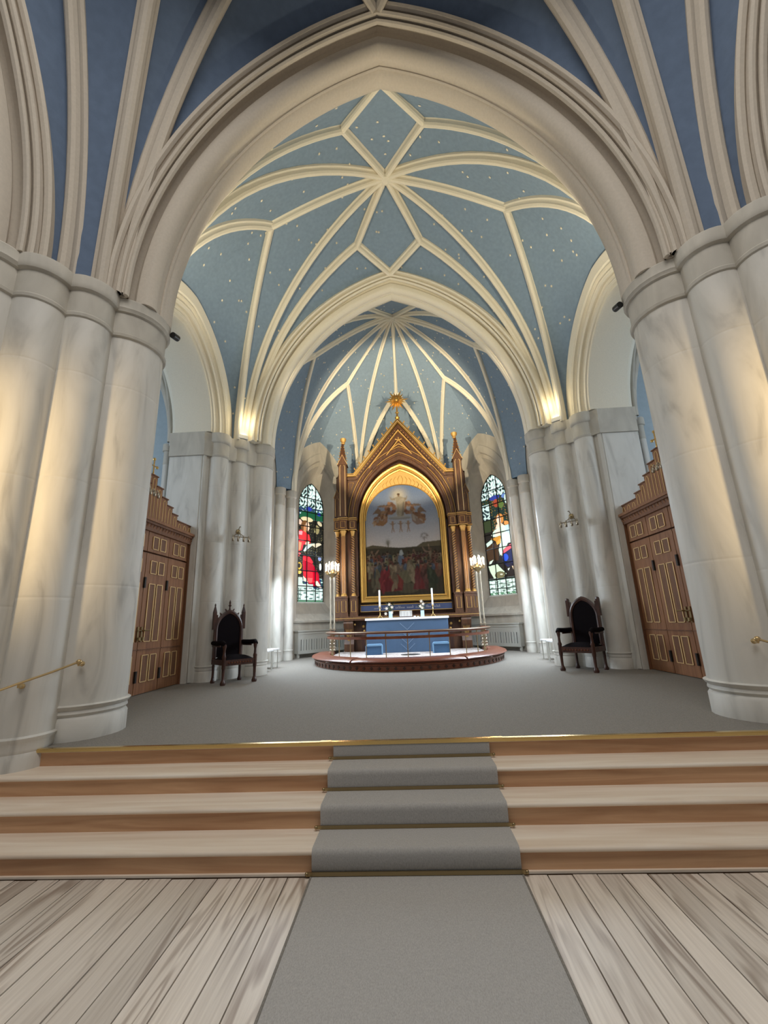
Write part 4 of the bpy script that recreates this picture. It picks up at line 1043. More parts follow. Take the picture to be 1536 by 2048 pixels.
# gable: nested chevrons
for (o_, y, t, m) in ((0.0, RYF+.02, .035, 'gold'), (.045, RYF+.04, .05, 'oak'), (.09, RYF+.02, .035, 'gold'), (.15, RYF+.06, .10, 'oak'), (.30, RYF+.02, .04, 'goldp'), (.40, RYF+.05, .10, 'oak'), (.54, RYF+.03, .035, 'goldp')):
    k = 1.22
    ap = 8.56-o_*1.5; hx = 1.60-o_*.35 if o_ < .3 else (ap-7.02-(.2 if o_ > .5 else -.2))/1.22*1.0
    zb = 6.48-o_*.3 if o_ < .3 else ap-hx*1.27
    pts_o = [(-hx, zb), (0, ap), (hx, zb)]; pts_i = [(-hx+.0, zb-t*1.5), (0, ap-t*1.55), (hx-.0, zb-t*1.5)]
    if o_ < .3:
        pts_o = [(-1.82, 6.56-o_*.8)]+[(-hx, 6.56-o_*.8)]+[(0, ap)]+[(hx, 6.56-o_*.8)]+[(1.82, 6.56-o_*.8)]
        pts_i = [(-1.82, 6.56-o_*.8-t)]+[(-hx+.06, 6.56-o_*.8-t)]+[(0, ap-t*1.5)]+[(hx-.06, 6.56-o_*.8-t)]+[(1.82, 6.56-o_*.8-t)]
    g_ = lambda P_, yy: [(x, yy, z) for x, z in P_]
    b = MB().grid([g_(pts_o, RYF+.14), g_(pts_o, y), g_(pts_i, y), g_(pts_i, RYF+.14)])
    R(b, 'gable_moulding' if m == 'oak' else 'gilt_moulding', m, smooth=False)
R(MB().tube([(-1.8, RYF+.03, 6.50), (-1.58, RYF+.03, 6.50), (0, RYF+.0, 8.44), (1.58, RYF+.03, 6.50), (1.8, RYF+.03, 6.50)], .012, 5), 'gilt_line', 'line')
# gilt diamonds row
b = MB()
for s in (-1, 1):
    for k in range(1, 20):
        f = k/20; x, z = s*(1.52*(1-f)+.03), 6.42+f*1.80-.07
        b.add([(x, RYF+.045, z+.022), (x+.018, RYF+.045, z), (x, RYF+.045, z-.022), (x-.018, RYF+.045, z)], [(0, 1, 2, 3)])
R(b, 'gilt_studs', 'goldp', smooth=False, fix=False)['kind'] = 'stuff'
# rosette in the gable
b = MB()
for k in range(5):
    a = PI/2+2*PI*k/5; b.tube([(0, RYF+.06, 7.72), (.12*math.cos(a), RYF+.05, 7.72+.10*math.sin(a))], .02, 6)
for s in (-1, 1):
    for k in range(4): b.tube([(s*.04*k, RYF+.07, 7.58-.02*k), (s*(.10+.07*k), RYF+.06, 7.52-.06*k)], .018, 6)
R(b, 'carved_rosette', 'goldp')
# crockets
for s in (-1, 1):
    for k in range(9):
        f = (k+.6)/9.6; x, z = s*1.60*(1-f), 6.56+2.0*f
        nx, nz = s*.78, .62
        b = MB().tube([(x, RYF+.10, z), (x+nx*.07, RYF+.10, z+nz*.07), (x+nx*.09, RYF+.08, z+nz*.12), (x+nx*.05, RYF+.07, z+nz*.14)], [.03, .022, .026, .012], 6)
        R(b, 'crocket', 'goldp')
# side towers
for s in (-1, 1):
    def bx(x0, x1, y0, y1, z0, z1, nm, m='oak'): return R(MB().bb(s*x0, s*x1, y0, y1, z0, z1), nm, m, smooth=False)
    # pedestals with gilt rectangles
    for (xc, w_, dy) in ((1.655, .24, 0), (1.955, .25, -.07), (2.165, .17, .03)):
        ped = bx(xc-w_/2, xc+w_/2, RYF+dy-.05, RYF+.5, 1.79, 2.42, 'pedestal')
        R(MB().bb(s*(xc-w_/2-.015), s*(xc+w_/2+.015), RYF+dy-.07, RYF+.5, 2.36, 2.42).bb(s*(xc-w_/2-.015), s*(xc+w_/2+.015), RYF+dy-.07, RYF+.5, 1.79, 1.86), 'pedestal_moulding', smooth=False)
        R(frame_rect(xc*s, w_*.56, 1.93, 2.29, RYF+dy-.055) if False else MB().tube([(s*xc-w_*.28, RYF+dy-.056, 1.93), (s*xc-w_*.28, RYF+dy-.056, 2.27), (s*xc+w_*.28, RYF+dy-.056, 2.27), (s*xc+w_*.28, RYF+dy-.056, 1.93), (s*xc-w_*.28, RYF+dy-.056, 1.93)], .009, 4), 'gilt_line', 'goldp')
        # colonnettes
        r = .066 if dy == -.07 else .05; m = 'giltwood'
        yc = RYF+dy+.02
        zt, zb = 4.52, 2.42
        if dy == -.07:   # fluted middle column
            nf = 12; V = []; k_ = nf*2
            prof_z = [zb+.09, zt-.16]
            b = MB(); b.grid([[(s*xc+(r*(1 if j % 2 == 0 else .82))*math.cos(2*PI*j/k_), yc+(r*(1 if j % 2 == 0 else .82))*math.sin(2*PI*j/k_), z) for j in range(k_+1)] for z in prof_z])
            R(b, 'column', m, smooth=False)
        else:           # twisted columns with a gilt spiral
            R(MB().lathe([(r, zb+.09), (r, zt-.16)], (s*xc, yc, 0), 12), 'column', 'oak')
            for ph in (0, PI):
                P_ = [(s*xc+r*math.cos(ph+s*t), yc+r*math.sin(ph+s*t), zb+.10+(zt-.27-zb)*t/(22*PI)) for t in np.linspace(0, 22*PI, 180)]
                R(MB().tube(P_, .011, 4, cap=False), 'gilt_spiral', 'goldp')
        R(MB().lathe([(r*1.5, zb), (r*1.5, zb+.03), (r*1.2, zb+.05), (r*1.3, zb+.07), (r, zb+.09)], (s*xc, yc, 0), 12), 'column_base', 'goldp')
        R(MB().lathe([(r, zt-.16), (r*1.15, zt-.15), (r*1.05, zt-.12), (r*1.5, zt-.03), (r*1.7, zt), (r*1.7, zt+.02)], (s*xc, yc, 0), 12), 'column_capital', 'goldp')
    bx(1.50, 2.24, RYF+.14, RYF+.5, 2.42, 4.56, 'tower_back', 'mahog')
    # entablature blocks
    for (xc, w_, dy) in ((1.655, .25, 0), (1.955, .29, -.07), (2.165, .20, .03)):
        bx(xc-w_/2, xc+w_/2, RYF+dy-.06, RYF+.5, 4.56, 5.0, 'entablature_block')
        R(MB().bb(s*(xc-w_/2-.02), s*(xc+w_/2+.02), RYF+dy-.085, RYF+.5, 4.95, 4.975).bb(s*(xc-w_/2-.02), s*(xc+w_/2+.02), RYF+dy-.085, RYF+.5, 4.90, 4.915).bb(s*(xc-w_/2-.015), s*(xc+w_/2+.015), RYF+dy-.075, RYF+.5, 4.56, 4.585), 'gilt_moulding', 'goldp', smooth=False)
        R(MB().tube([(s*xc-w_*.27, RYF+dy-.066, 4.64), (s*xc-w_*.27, RYF+dy-.066, 4.85), (s*xc+w_*.27, RYF+dy-.066, 4.85), (s*xc+w_*.27, RYF+dy-.066, 4.64), (s*xc-w_*.27, RYF+dy-.066, 4.64)], .010, 4), 'gilt_line', 'goldp')
    # outer blind tower with gablet
    bx(2.06, 2.26, RYF+.02, RYF+.5, 5.0, 5.72, 'side_turret')
    R(MB().plate([(s*2.03, 5.68), (s*2.165, 5.98), (s*2.28, 5.68)], RYF+.0, RYF+.5), 'side_gablet', smooth=False)
    R(MB().tube([(s*2.03, RYF-.012, 5.68), (s*2.165, RYF-.012, 5.98), (s*2.28, RYF-.012, 5.68)], .011, 4).tube([(s*2.10, RYF+.008, 5.05), (s*2.10, RYF+.008, 5.62), (s*2.165, RYF+.008, 5.78), (s*2.22, RYF+.008, 5.62), (s*2.22, RYF+.008, 5.05)], .010, 4), 'gilt_line', 'goldp')
    R(MB().lathe([(.10, 0), (.085, .10), (.03, .46), (.035, .50), (.06, .55), (.03, .60), (.012, .66), (0, .72)], (s*2.14, RYF+.25, 5.95), 4), 'small_spire', smooth=False)
    # main pinnacle shaft
    bx(1.82, 2.09, RYF-.10, RYF+.2, 5.0, 6.88, 'pinnacle_shaft')
    R(MB().plate([(s*1.78, 6.84), (s*1.955, 7.20), (s*2.13, 6.84)], RYF-.13, RYF+.22), 'pinnacle_gablet', smooth=False)
    R(MB().tube([(s*1.78, RYF-.14, 6.84), (s*1.955, RYF-.14, 7.20), (s*2.13, RYF-.14, 6.84)], .013, 4).tube([(s*1.87, RYF-.112, 5.04), (s*1.87, RYF-.112, 6.76), (s*1.955, RYF-.112, 6.98), (s*2.04, RYF-.112, 6.76), (s*2.04, RYF-.112, 5.04)], .011, 4), 'gilt_line', 'line')
    R(MB().lathe([(.19, 0), (.17, .06), (.045, .78)], (s*1.955, RYF+.05, 6.92), 4, a0=PI/4, a1=PI/4+2*PI-1e-9), 'spire', smooth=False)
    b = MB()
    for k in range(6):
        f = k/6; r = .125*(1-f)+.03
        for q in (-1, 1): b.sphere((s*1.955+q*r, RYF-.02, 7.02+.1*k), .022, 0, 6)
    R(b, 'crockets', 'goldp')
    R(MB().lathe([(.05, 0), (.07, .03), (.05, .06), (.10, .12), (.11, .20), (.09, .21), (.08, .14), (.04, .12), (.03, .20), (0, .24)], (s*1.935, RYF+.05, 7.66), 10), 'finial', 'goldp')
    # blind panel between the arch and the tower
    R(MB().tube([(s*1.60, RYF+.11, 6.25), (s*1.78, RYF+.11, 6.25), (s*1.78, RYF+.11, 5.75), (s*1.60, RYF+.11, 6.25)], .009, 4), 'gilt_line', 'goldp')
# star finial
R(MB().lathe([(.06, 8.50), (.09, 8.56), (.04, 8.62), (.03, 8.72), (.07, 8.76), (.03, 8.80), (.03, 9.0)], (0, RYF+.05, 0), 10), 'finial_stem', 'gold')
b = MB()
for k in range(18):
    a = 2*PI*k/18+.1; r = (.44 if k % 3 == 0 else .30 if k % 3 == 1 else .36); wv = .055
    c_, s_ = math.cos(a), math.sin(a)
    V = [(0, RYF+.02, 9.24), (r*.35*c_-wv*s_, RYF+.05, 9.24+r*.35*s_+wv*c_), (r*c_, RYF+.05, 9.24+r*s_), (r*.35*c_+wv*s_, RYF+.05, 9.24+r*.35*s_-wv*c_), (r*.4*c_, RYF-.02, 9.24+r*.4*s_)]
    b.add(V, [(0, 1, 4), (1, 2, 4), (2, 3, 4), (3, 0, 4), (0, 3, 2, 1)])
b.sphere((0, RYF-.0, 9.24), .10, 0, 10)
R(b, 'radiant_star', 'gold', smooth=False, fix=False)
# inscription band
R(MB().bb(-1.44, 1.44, RYF+.10, RYF+.16, 1.93, 2.11), 'inscription_band', 'band', smooth=False)
R(MB().tube([(-1.45, RYF+.09, 1.92), (-1.45, RYF+.09, 2.12), (1.45, RYF+.09, 2.12), (1.45, RYF+.09, 1.92), (-1.45, RYF+.09, 1.92)], .010, 4), 'gilt_line', 'goldp')
rs = random.Random(4); b = MB()
for (x0, x1) in ((-1.02, -.78), (-.72, -.42), (-.34, -.08), (0.02, .20), (.30, .52), (.62, .78), (.86, 1.06)):
    x = x0
    while x < x1:
        h = rs.choice((.05, .05, .09))
        b.tube([(x, RYF+.096, 1.985), (x+.012, RYF+.096, 1.985+h), (x+.028, RYF+.096, 1.985+h*.6), (x+.03, RYF+.096, 1.985)], .0055, 4); x += .043
R(b, 'faded_lettering', 'script', smooth=False)['kind'] = 'stuff'

# painting -----------------------------------------------------------------
def paint_canvas():
    W_, H_ = 200, 300
    px = 205+(np.arange(W_)+.5)/W_*1070; py = 165+(np.arange(H_)+.5)/H_*1590
    X, Y = np.meshgrid(px, py)
    t = ((Y-165)/900).clip(0, 1)[..., None]
    c0, c1, c2 = np.array([.13, .20, .36]), np.array([.27, .30, .35]), np.array([.40, .36, .33])
    img = np.where(t < .55, c0+(c1-c0)*t/.55, c1+(c2-c1)*(t-.55)/.45)
    nz = rng.random((H_, W_, 1)); 
    def ell(cx, cy, rx, ry, col, ang=0, soft=.0, al=1.):
        a = math.radians(ang); dx, dy = X-cx, Y-cy
        u = dx*math.cos(a)+dy*math.sin(a); v = -dx*math.sin(a)+dy*math.cos(a); d = (u/rx)**2+(v/ry)**2
        if soft:
            m = np.exp(-d*soft)[..., None]*al; img[:] = img*(1-m)+np.array(col)*m
        else:
            m = d < 1; img[m] = img[m]*(1-al)+np.array(col)*al
    def poly(P_, col):
        m = np.zeros(X.shape, bool); n = len(P_)
        for i in range(n):
            x1, y1 = P_[i]; x2, y2 = P_[(i+1) % n]
            if y1 == y2: continue
            m ^= ((y1 > Y) != (y2 > Y)) & (X < (x2-x1)*(Y-y1)/(y2-y1)+x1)
        img[m] = col
    gl = (.58, .52, .38)
    ell(700, 320, 130, 120, gl, 0, 1.6, .85); ell(720, 480, 130, 240, (.45, .42, .34), 0, 1.6, .6)
    # ground
    poly([(190, 1075), (300, 1045), (500, 1075), (700, 1100), (930, 1085), (1020, 1030), (1300, 1010), (1300, 1800), (190, 1800)], (.075, .062, .035))
    poly([(190, 1110), (700, 1105), (930, 1110), (1300, 1080), (1300, 1200), (190, 1200)], (.06, .05, .03))
    # trees
    ell(520, 1015, 34, 42, (.10, .09, .06), 0, 1.2, .9); poly([(510, 1030), (530, 1030), (530, 1080), (520, 1080)], (.1, .09, .06))
    for a in range(7): ell(1045+42*math.cos(a), 940+34*math.sin(a), 26, 14, (.12, .10, .09), a*40, 1.3, .7)
    poly([(1040, 950), (1048, 950), (1052, 1040), (1044, 1040)], (.12, .1, .08))
    # crowd
    r = random.Random(11); pal = [(.10, .05, .03), (.05, .04, .025), (.13, .09, .06), (.08, .03, .02), (.04, .05, .05), (.11, .10, .05), (.06, .02, .02)]
    for k in range(46):
        x = r.uniform(230, 1260); y = r.uniform(1170, 1270); c = r.choice(pal)
        ell(x, y+60, 36, 85, c); ell(x, y-15, 15, 20, (.20, .12, .07)); ell(x, y-24, 16, 13, (.04, .025, .015))
    for k in range(26):
        x = r.uniform(220, 1280); ell(x, r.uniform(1380, 1560), 60, 110, r.choice(pal), r.uniform(-20, 20))
    poly([(205, 1560), (1300, 1520), (1300, 1800), (205, 1800)], (.05, .038, .022))
    ell(760, 1500, 110, 90, (.13, .11, .06)); ell(780, 1660, 160, 70, (.09, .07, .04))
    poly([(235, 1200), (270, 1170), (310, 1190), (320, 1280), (290, 1500), (225, 1530)], (.20, .17, .10)); ell(285, 1145, 15, 20, (.2, .13, .08)); poly([(320, 1180), (380, 1110), (392, 1125), (330, 1200)], (.22, .14, .09))
    poly([(430, 1330), (490, 1300), (540, 1340), (530, 1480), (400, 1640), (330, 1660), (390, 1480)], (.16, .025, .025))
    poly([(540, 1480), (640, 1460), (720, 1560), (700, 1690), (480, 1700), (470, 1600)], (.17, .035, .025)); poly([(545, 1330), (600, 1310), (690, 1420), (660, 1460), (560, 1440)], (.15, .10, .06))
    poly([(380, 1640), (520, 1540), (700, 1680), (350, 1700)], (.12, .02, .02))
    poly([(660, 1215), (700, 1190), (735, 1220), (760, 1330), (700, 1400), (650, 1330)], (.12, .15, .19)); poly([(670, 1200), (690, 1130), (715, 1125), (740, 1190), (700, 1210)], (.34, .35, .33)); poly([(710, 1250), (770, 1280), (790, 1390), (700, 1400)], (.10, .03, .02))
    poly([(830, 1210), (880, 1160), (930, 1210), (940, 1300), (850, 1280), (790, 1340), (780, 1320)], (.19, .14, .07)); ell(885, 1145, 17, 24, (.14, .09, .05))
    poly([(860, 1300), (960, 1300), (1010, 1420), (1010, 1660), (880, 1670), (850, 1460)], (.12, .03, .02)); poly([(900, 1480), (1000, 1480), (1040, 1680), (850, 1680)], (.14, .025, .022))
    poly([(1050, 1320), (1120, 1330), (1210, 1560), (1200, 1620), (1060, 1600)], (.03, .035, .02)); poly([(1080, 1180), (1130, 1150), (1170, 1200), (1160, 1330), (1090, 1290)], (.17, .13, .08))
    poly([(1000, 1100), (1016, 1095), (1050, 1150), (1100, 1165), (1090, 1190), (1030, 1165)], (.19, .12, .08)); poly([(1090, 1060), (1104, 1060), (1110, 1140), (1092, 1140)], (.19, .12, .08)); ell(1125, 1135, 16, 20, (.12, .08, .05))
    # rows of bystanders with faces, hair and folded garments
    for row in range(4):
        for k in range(20):
            x = 225+k*54+r.uniform(-14, 14); y = 1185+row*46+r.uniform(-12, 12)
            if 640 < x < 760 and row < 3: continue
            c = np.array(r.choice(pal+[(.20, .15, .09), (.15, .05, .03), (.06, .07, .09)]))*r.uniform(.8, 1.4)
            ell(x, y+52, 27, 50, tuple(c), r.uniform(-15, 15)); ell(x+r.uniform(-20, 20), y+40, 9, 26, tuple(c*1.5), r.uniform(-40, 40))
            ell(x, y, 9, 13, (.17, .115, .075)); ell(x-2, y-7, 13, 12, (.04, .026, .017))
    for (x, y, c) in ((470, 1420, (.20, .03, .03)), (610, 1390, (.17, .12, .07)), (900, 1380, (.13, .035, .03)), (1000, 1400, (.09, .04, .03)), (1110, 1420, (.05, .055, .03)), (330, 1400, (.12, .10, .06)), (830, 1290, (.2, .15, .09))):
        c = np.array(c)
        for q in range(7): ell(x+r.uniform(-45, 45), y+40+q*34, 22, 70, tuple(c*r.uniform(.55, 1.25)), r.uniform(-25, 25))
        ell(x, y-60, 16, 21, (.22, .13, .08)); ell(x-4, y-70, 18, 14, (.04, .025, .015))
    # cloud and central figure
    ell(705, 668, 165, 24, (.22, .21, .20)); ell(705, 650, 120, 16, (.34, .32, .28), 0, 1., .7)
    for sx in (-1, 1):
        for k in range(9):
            a = k*.62; ell(705+sx*(130+60*math.cos(a)), 540+70*math.sin(a)-20, 26, 34, [(.23, .12, .07), (.16, .08, .05), (.30, .17, .10)][k % 3], k*20)
        for k in range(5): ell(705+sx*(120+k*26), 478+9*(k % 2), 14, 17, (.26, .15, .10)); 
        for k in range(5): ell(705+sx*(120+k*26), 470+9*(k % 2), 13, 9, (.08, .045, .03))
        poly([(705+sx*260, 560), (705+sx*310, 500), (705+sx*390, 590), (705+sx*330, 590), (705+sx*280, 610)], (.18, .12, .08)); poly([(705+sx*190, 470), (705+sx*300, 465), (705+sx*240, 500)], (.17, .12, .09))
        poly([(705+sx*170, 600), (705+sx*250, 610), (705+sx*300, 680), (705+sx*390, 690), (705+sx*340, 765), (705+sx*240, 775), (705+sx*180, 720)], (.22, .12, .055) if sx < 0 else (.20, .14, .11))
        poly([(705+sx*180, 620), (705+sx*215, 615), (705+sx*235, 730), (705+sx*190, 700)], (.26, .15, .10) if sx < 0 else (.28, .24, .20))
    for sx in (-1, 1):
        for k in range(34):
            a = r.random(); x = 705+sx*(150+a*215+r.uniform(-14, 14)); y = 560+a*150+r.uniform(-60, 46)
            if y < 545 and a > .5: continue
            c = np.array(r.choice([(.26, .15, .08), (.18, .09, .05), (.30, .20, .12), (.14, .08, .05), (.24, .19, .15)]))
            ell(x, y, 15, 32, tuple(c*r.uniform(.8, 1.15)), sx*-35+r.uniform(-25, 25))
        for k in range(6): ell(705+sx*(118+k*24), 486+8*(k % 2), 12, 14, (.28, .17, .11))
        for k in range(5):
            ell(705+sx*(300+k*17), 560-14+k*8, 34, 8, (.17, .115, .08), sx*(22+k*7))
            ell(705+sx*(240+k*14), 478+k*3, 30, 7, (.17, .12, .09), sx*-12)
    for cx in (600, 715, 825):
        ell(cx, 725, 17, 17, (.26, .17, .11)); poly([(cx-16, 740), (cx+16, 740), (cx+12, 810), (cx+26, 870), (cx+12, 870), (cx, 820), (cx-14, 880), (cx-24, 875), (cx-10, 800)], (.24, .16, .11)); poly([(cx-60, 735), (cx-10, 745), (cx-12, 765)], (.2, .15, .11)); poly([(cx+55, 735), (cx+10, 745), (cx+12, 765)], (.2, .15, .11))
    poly([(655, 360), (690, 345), (730, 345), (790, 370), (800, 420), (775, 560), (770, 640), (680, 645), (662, 600), (668, 460)], (.31, .27, .20))
    poly([(665, 440), (760, 370), (790, 400), (720, 470)], (.36, .32, .25)); poly([(760, 440), (785, 420), (770, 620), (735, 640)], (.20, .17, .13)); poly([(690, 460), (700, 460), (690, 620), (680, 620)], (.22, .19, .14))
    poly([(655, 365), (600, 372), (578, 340), (572, 350), (590, 395), (650, 402)], (.26, .22, .16)); poly([(785, 365), (810, 370), (822, 340), (832, 345), (815, 400), (790, 410)], (.24, .20, .15))
    ell(702, 325, 17, 24, (.24, .16, .10)); ell(702, 312, 20, 17, (.10, .06, .035))
    img *= (1+.10*np.sin(X*.11+2.2*np.sin(Y*.013)+Y*.02))[..., None]**(Y > 1130)[..., None]
    for _ in range(2):
        p_ = np.pad(img, ((1, 1), (1, 1), (0, 0)), 'edge')
        img = (p_[:-2, 1:-1]+p_[2:, 1:-1]+p_[1:-1, :-2]+p_[1:-1, 2:]+2*p_[1:-1, 1:-1])/6
    img *= np.where((Y > 1090)[..., None], .36, .62)
    img *= (.90+.20*nz)
    return img.clip(0, 1), W_, H_
img, W_, H_ = paint_canvas()
fx = (np.arange(W_)+.5)/W_; fy = (np.arange(H_)+.5)/H_
XX, ZZ = np.meshgrid(-1.245+2.49*fx, 6.16-3.76*fy)
mask = (ZZ < 4.92) | ((XX/1.245)**2+((ZZ-4.92)/1.24)**2 < 1)
par(colour_grid('painting', img, lambda a, b_: (-1.245+2.49*a, RYF+.285, 6.16-3.76*b_), None, 'canvas', mask), re)

# ------------------------------------------------------------------ screen doors with stepped gables
DX = 4.40; DYC = 7.07
ROWS = [(3.12, 3.02-.20, 0), ]
for s in (-1, 1):
    side = 'left' if s < 0 else 'right'
    d = empty('panelled_screen_door', (s*DX, DYC, ZF), 0, f'tall brown folding door with gilt-edged panels and stepped gable on the {side} wall', 'door')
    def D(b, nm, m, parent=None, **k):
        o = b.build(nm, m, None, **k); return par(o, parent or d)
    def db(y0, y1, z0, z1, x0, x1, nm, m, parent=None):
        return D(MB().bb(s*(DX+x0), s*(DX+x1), y0, y1, z0, z1), nm, m, parent, smooth=False)
    XF = 0.0
    # jambs
    for sy in (-1, 1): db(DYC+sy*1.37, DYC+sy*1.45, ZF, 3.36, -.02, .16, 'jamb', 'darkdoor')
    edges = [DYC-1.37, DYC-.68, DYC, DYC+.68, DYC+1.37]
    for k in range(4):
        y0, y1 = edges[k]+.008, edges[k+1]-.008
        lf = db(y0, y1, ZF+.01, 2.90, .02, .08, 'leaf', 'doorwood')
        tp = db(y0, y1, 2.93, 3.28, .02, .08, 'transom_panel', 'doorwood')
        wv = y1-y0
        def panel(ya, yb, za, zb, parent, curve=False):
            # recessed field with a raised gilt edge
            D(MB().bb(s*(DX+.012), s*(DX+.0195), ya, yb, za, zb), 'panel', 'darkdoor', parent, smooth=False)
            g = .009
            D(MB().bb(s*(DX+.004), s*(DX+.012), ya-g, ya+g, za, zb).bb(s*(DX+.004), s*(DX+.012), yb-g, yb+g, za, zb).bb(s*(DX+.004), s*(DX+.012), ya, yb, za-g*.6, za+g*.6).bb(s*(DX+.004), s*(DX+.012), ya, yb, zb-g*.6, zb+g*.6), 'gilt_edge', 'line', parent, smooth=False)
        ym = (y0+y1)/2
        for (za, zb, pr2_) in ((.78, 1.20, lf), (1.42, 2.38, lf), (2.56, 2.78, lf), (2.99, 3.21, tp)):
            panel(y0+.13, ym-.03, za, zb, pr2_); panel(ym+.03, y1-.13, za, zb, pr2_)
        db(y0, y1, 1.285, 1.30, .005, .02, 'rail_bead', 'darkdoor')
        if k in (0, 1, 2):
            db(y1-.012, y1+.028, .78, .96, -.01, .02, 'hinge', 'black'); db(y1-.012, y1+.028, 2.30, 2.48, -.01, .02, 'hinge', 'black')
    for sy in (-1, 1):
        b = MB().tube([(s*(DX+.02), DYC+sy*.05, 1.60), (s*(DX-.05), DYC+sy*.05, 1.60), (s*(DX-.06), DYC+sy*.17, 1.60)], .012, 6).bb(s*(DX-.0), s*(DX+.012), DYC+sy*.05-.02, DYC+sy*.05+.02, 1.42, 1.66).lathe([(.022, 0), (.022, .05)], (s*(DX-.03), DYC+sy*.05, 1.44), 8)
        D(b, 'door_handle', 'darkbrass')
    db(DYC-1.37, DYC+1.37, ZF+.01, 3.28, .085, .10, 'backing', 'darkdoor')
    # cornice
    db(DYC-1.45, DYC+1.45, 3.28, 3.44, -.03, .16, 'frieze', 'darkdoor')
    b = MB()
    for k in range(30):
        y = DYC-1.37+k*.0945; b.add([(s*(DX-.032), y-.03, 3.33), (s*(DX-.032), y+.03, 3.33), (s*(DX-.055), y, 3.375), (s*(DX-.032), y, 3.42)], [(0, 1, 2), (1, 3, 2), (3, 0, 2)])
    D(b, 'frieze_studs', 'line' if False else 'doorwood', smooth=False)['kind'] = 'stuff'
    db(DYC-1.47, DYC+1.47, 3.44, 3.49, -.09, .16, 'cornice', 'doorwood'); db(DYC-1.45, DYC+1.45, 3.40, 3.44, -.06, .16, 'cornice_moulding', 'darkdoor')
    # stepped gable: slats
    H = [4.30, 4.13, 3.98, 3.87, 3.76, 3.66, 3.66, 3.66]
    hw = .096
    for k in range(-7, 8):
        h = H[abs(k)]; y0, y1 = DYC+(2*k-1)*hw, DYC+(2*k+1)*hw
        sl = db(y0, y1, 3.49, h, .02, .10, 'slat', 'doorwood')
        db(y0-.006, y1+.006, h, h+.02, .0, .12, 'coping', 'darkdoor')
        if h > 3.6:
            yc = (y0+y1)/2
            P_ = [(s*(DX+.015), yc-.045, 3.52), (s*(DX+.015), yc-.045, h-.10), (s*(DX+.015), yc-.03, h-.05), (s*(DX+.015), yc, h-.035), (s*(DX+.015), yc+.03, h-.05), (s*(DX+.015), yc+.045, h-.10), (s*(DX+.015), yc+.045, 3.52)]
            D(MB().tube(P_, .007, 4), 'gilt_line', 'line', sl)
    b = MB().tube([(s*(DX+.06), DYC, 4.31), (s*(DX+.06), DYC, 4.62)], .012, 6).tube([(s*(DX+.06), DYC-.10, 4.50), (s*(DX+.06), DYC+.10, 4.50)], .012, 6)
    for (y, z) in ((DYC-.10, 4.50), (DYC+.10, 4.50), (DYC, 4.63)): b.sphere((s*(DX+.06), y, z), .03, 0, 8)
    b.lathe([(.05, 0), (.02, .03), (.012, .08)], (s*(DX+.06), DYC, 4.31), 8)
    D(b, 'cross', 'brass')

# wall sconces ------------------------------------------------------------
def sconce(x, y, z, lab, rz, sx=1.):
    c = empty('wall_sconce', (x, y, z), rz, lab, 'sconce')
    MB().lathe([(.035, -.05), (.05, -.02), (.05, .02), (.035, .05)], (0, 0, .12), 10).build('wall_plate', 'darkbrass', c)
    b = MB().tube([(0, 0, .14), (.10, 0, .22), (.16, 0, .20)], .010, 6).tube([(0, 0, .14), (.15, 0, .06), (.17, 0, .0)], .010, 6)
    b.tube([(.16, -.17, -.02), (.16, .17, -.02)], .010, 6).tube([(.0, 0, .12), (.08, -.12, .0), (.16, -.17, -.02)], .010, 6).tube([(.0, 0, .12), (.08, .12, .0), (.16, .17, -.02)], .010, 6)
    b.build('bracket', 'silverbrass', c)
    for yy in (-.17, -.06, .06, .17):
        MB().tube([(.16, yy, -.02), (.19, yy, .01), (.21, yy, -.04)], .009, 6).build('arm', 'silverbrass', c)
        MB().lathe([(.012, .0), (.028, -.02), (.026, -.09), (.018, -.10)], (.21, yy, -.03), 8).build('cup', 'silverbrass', c)
    return c
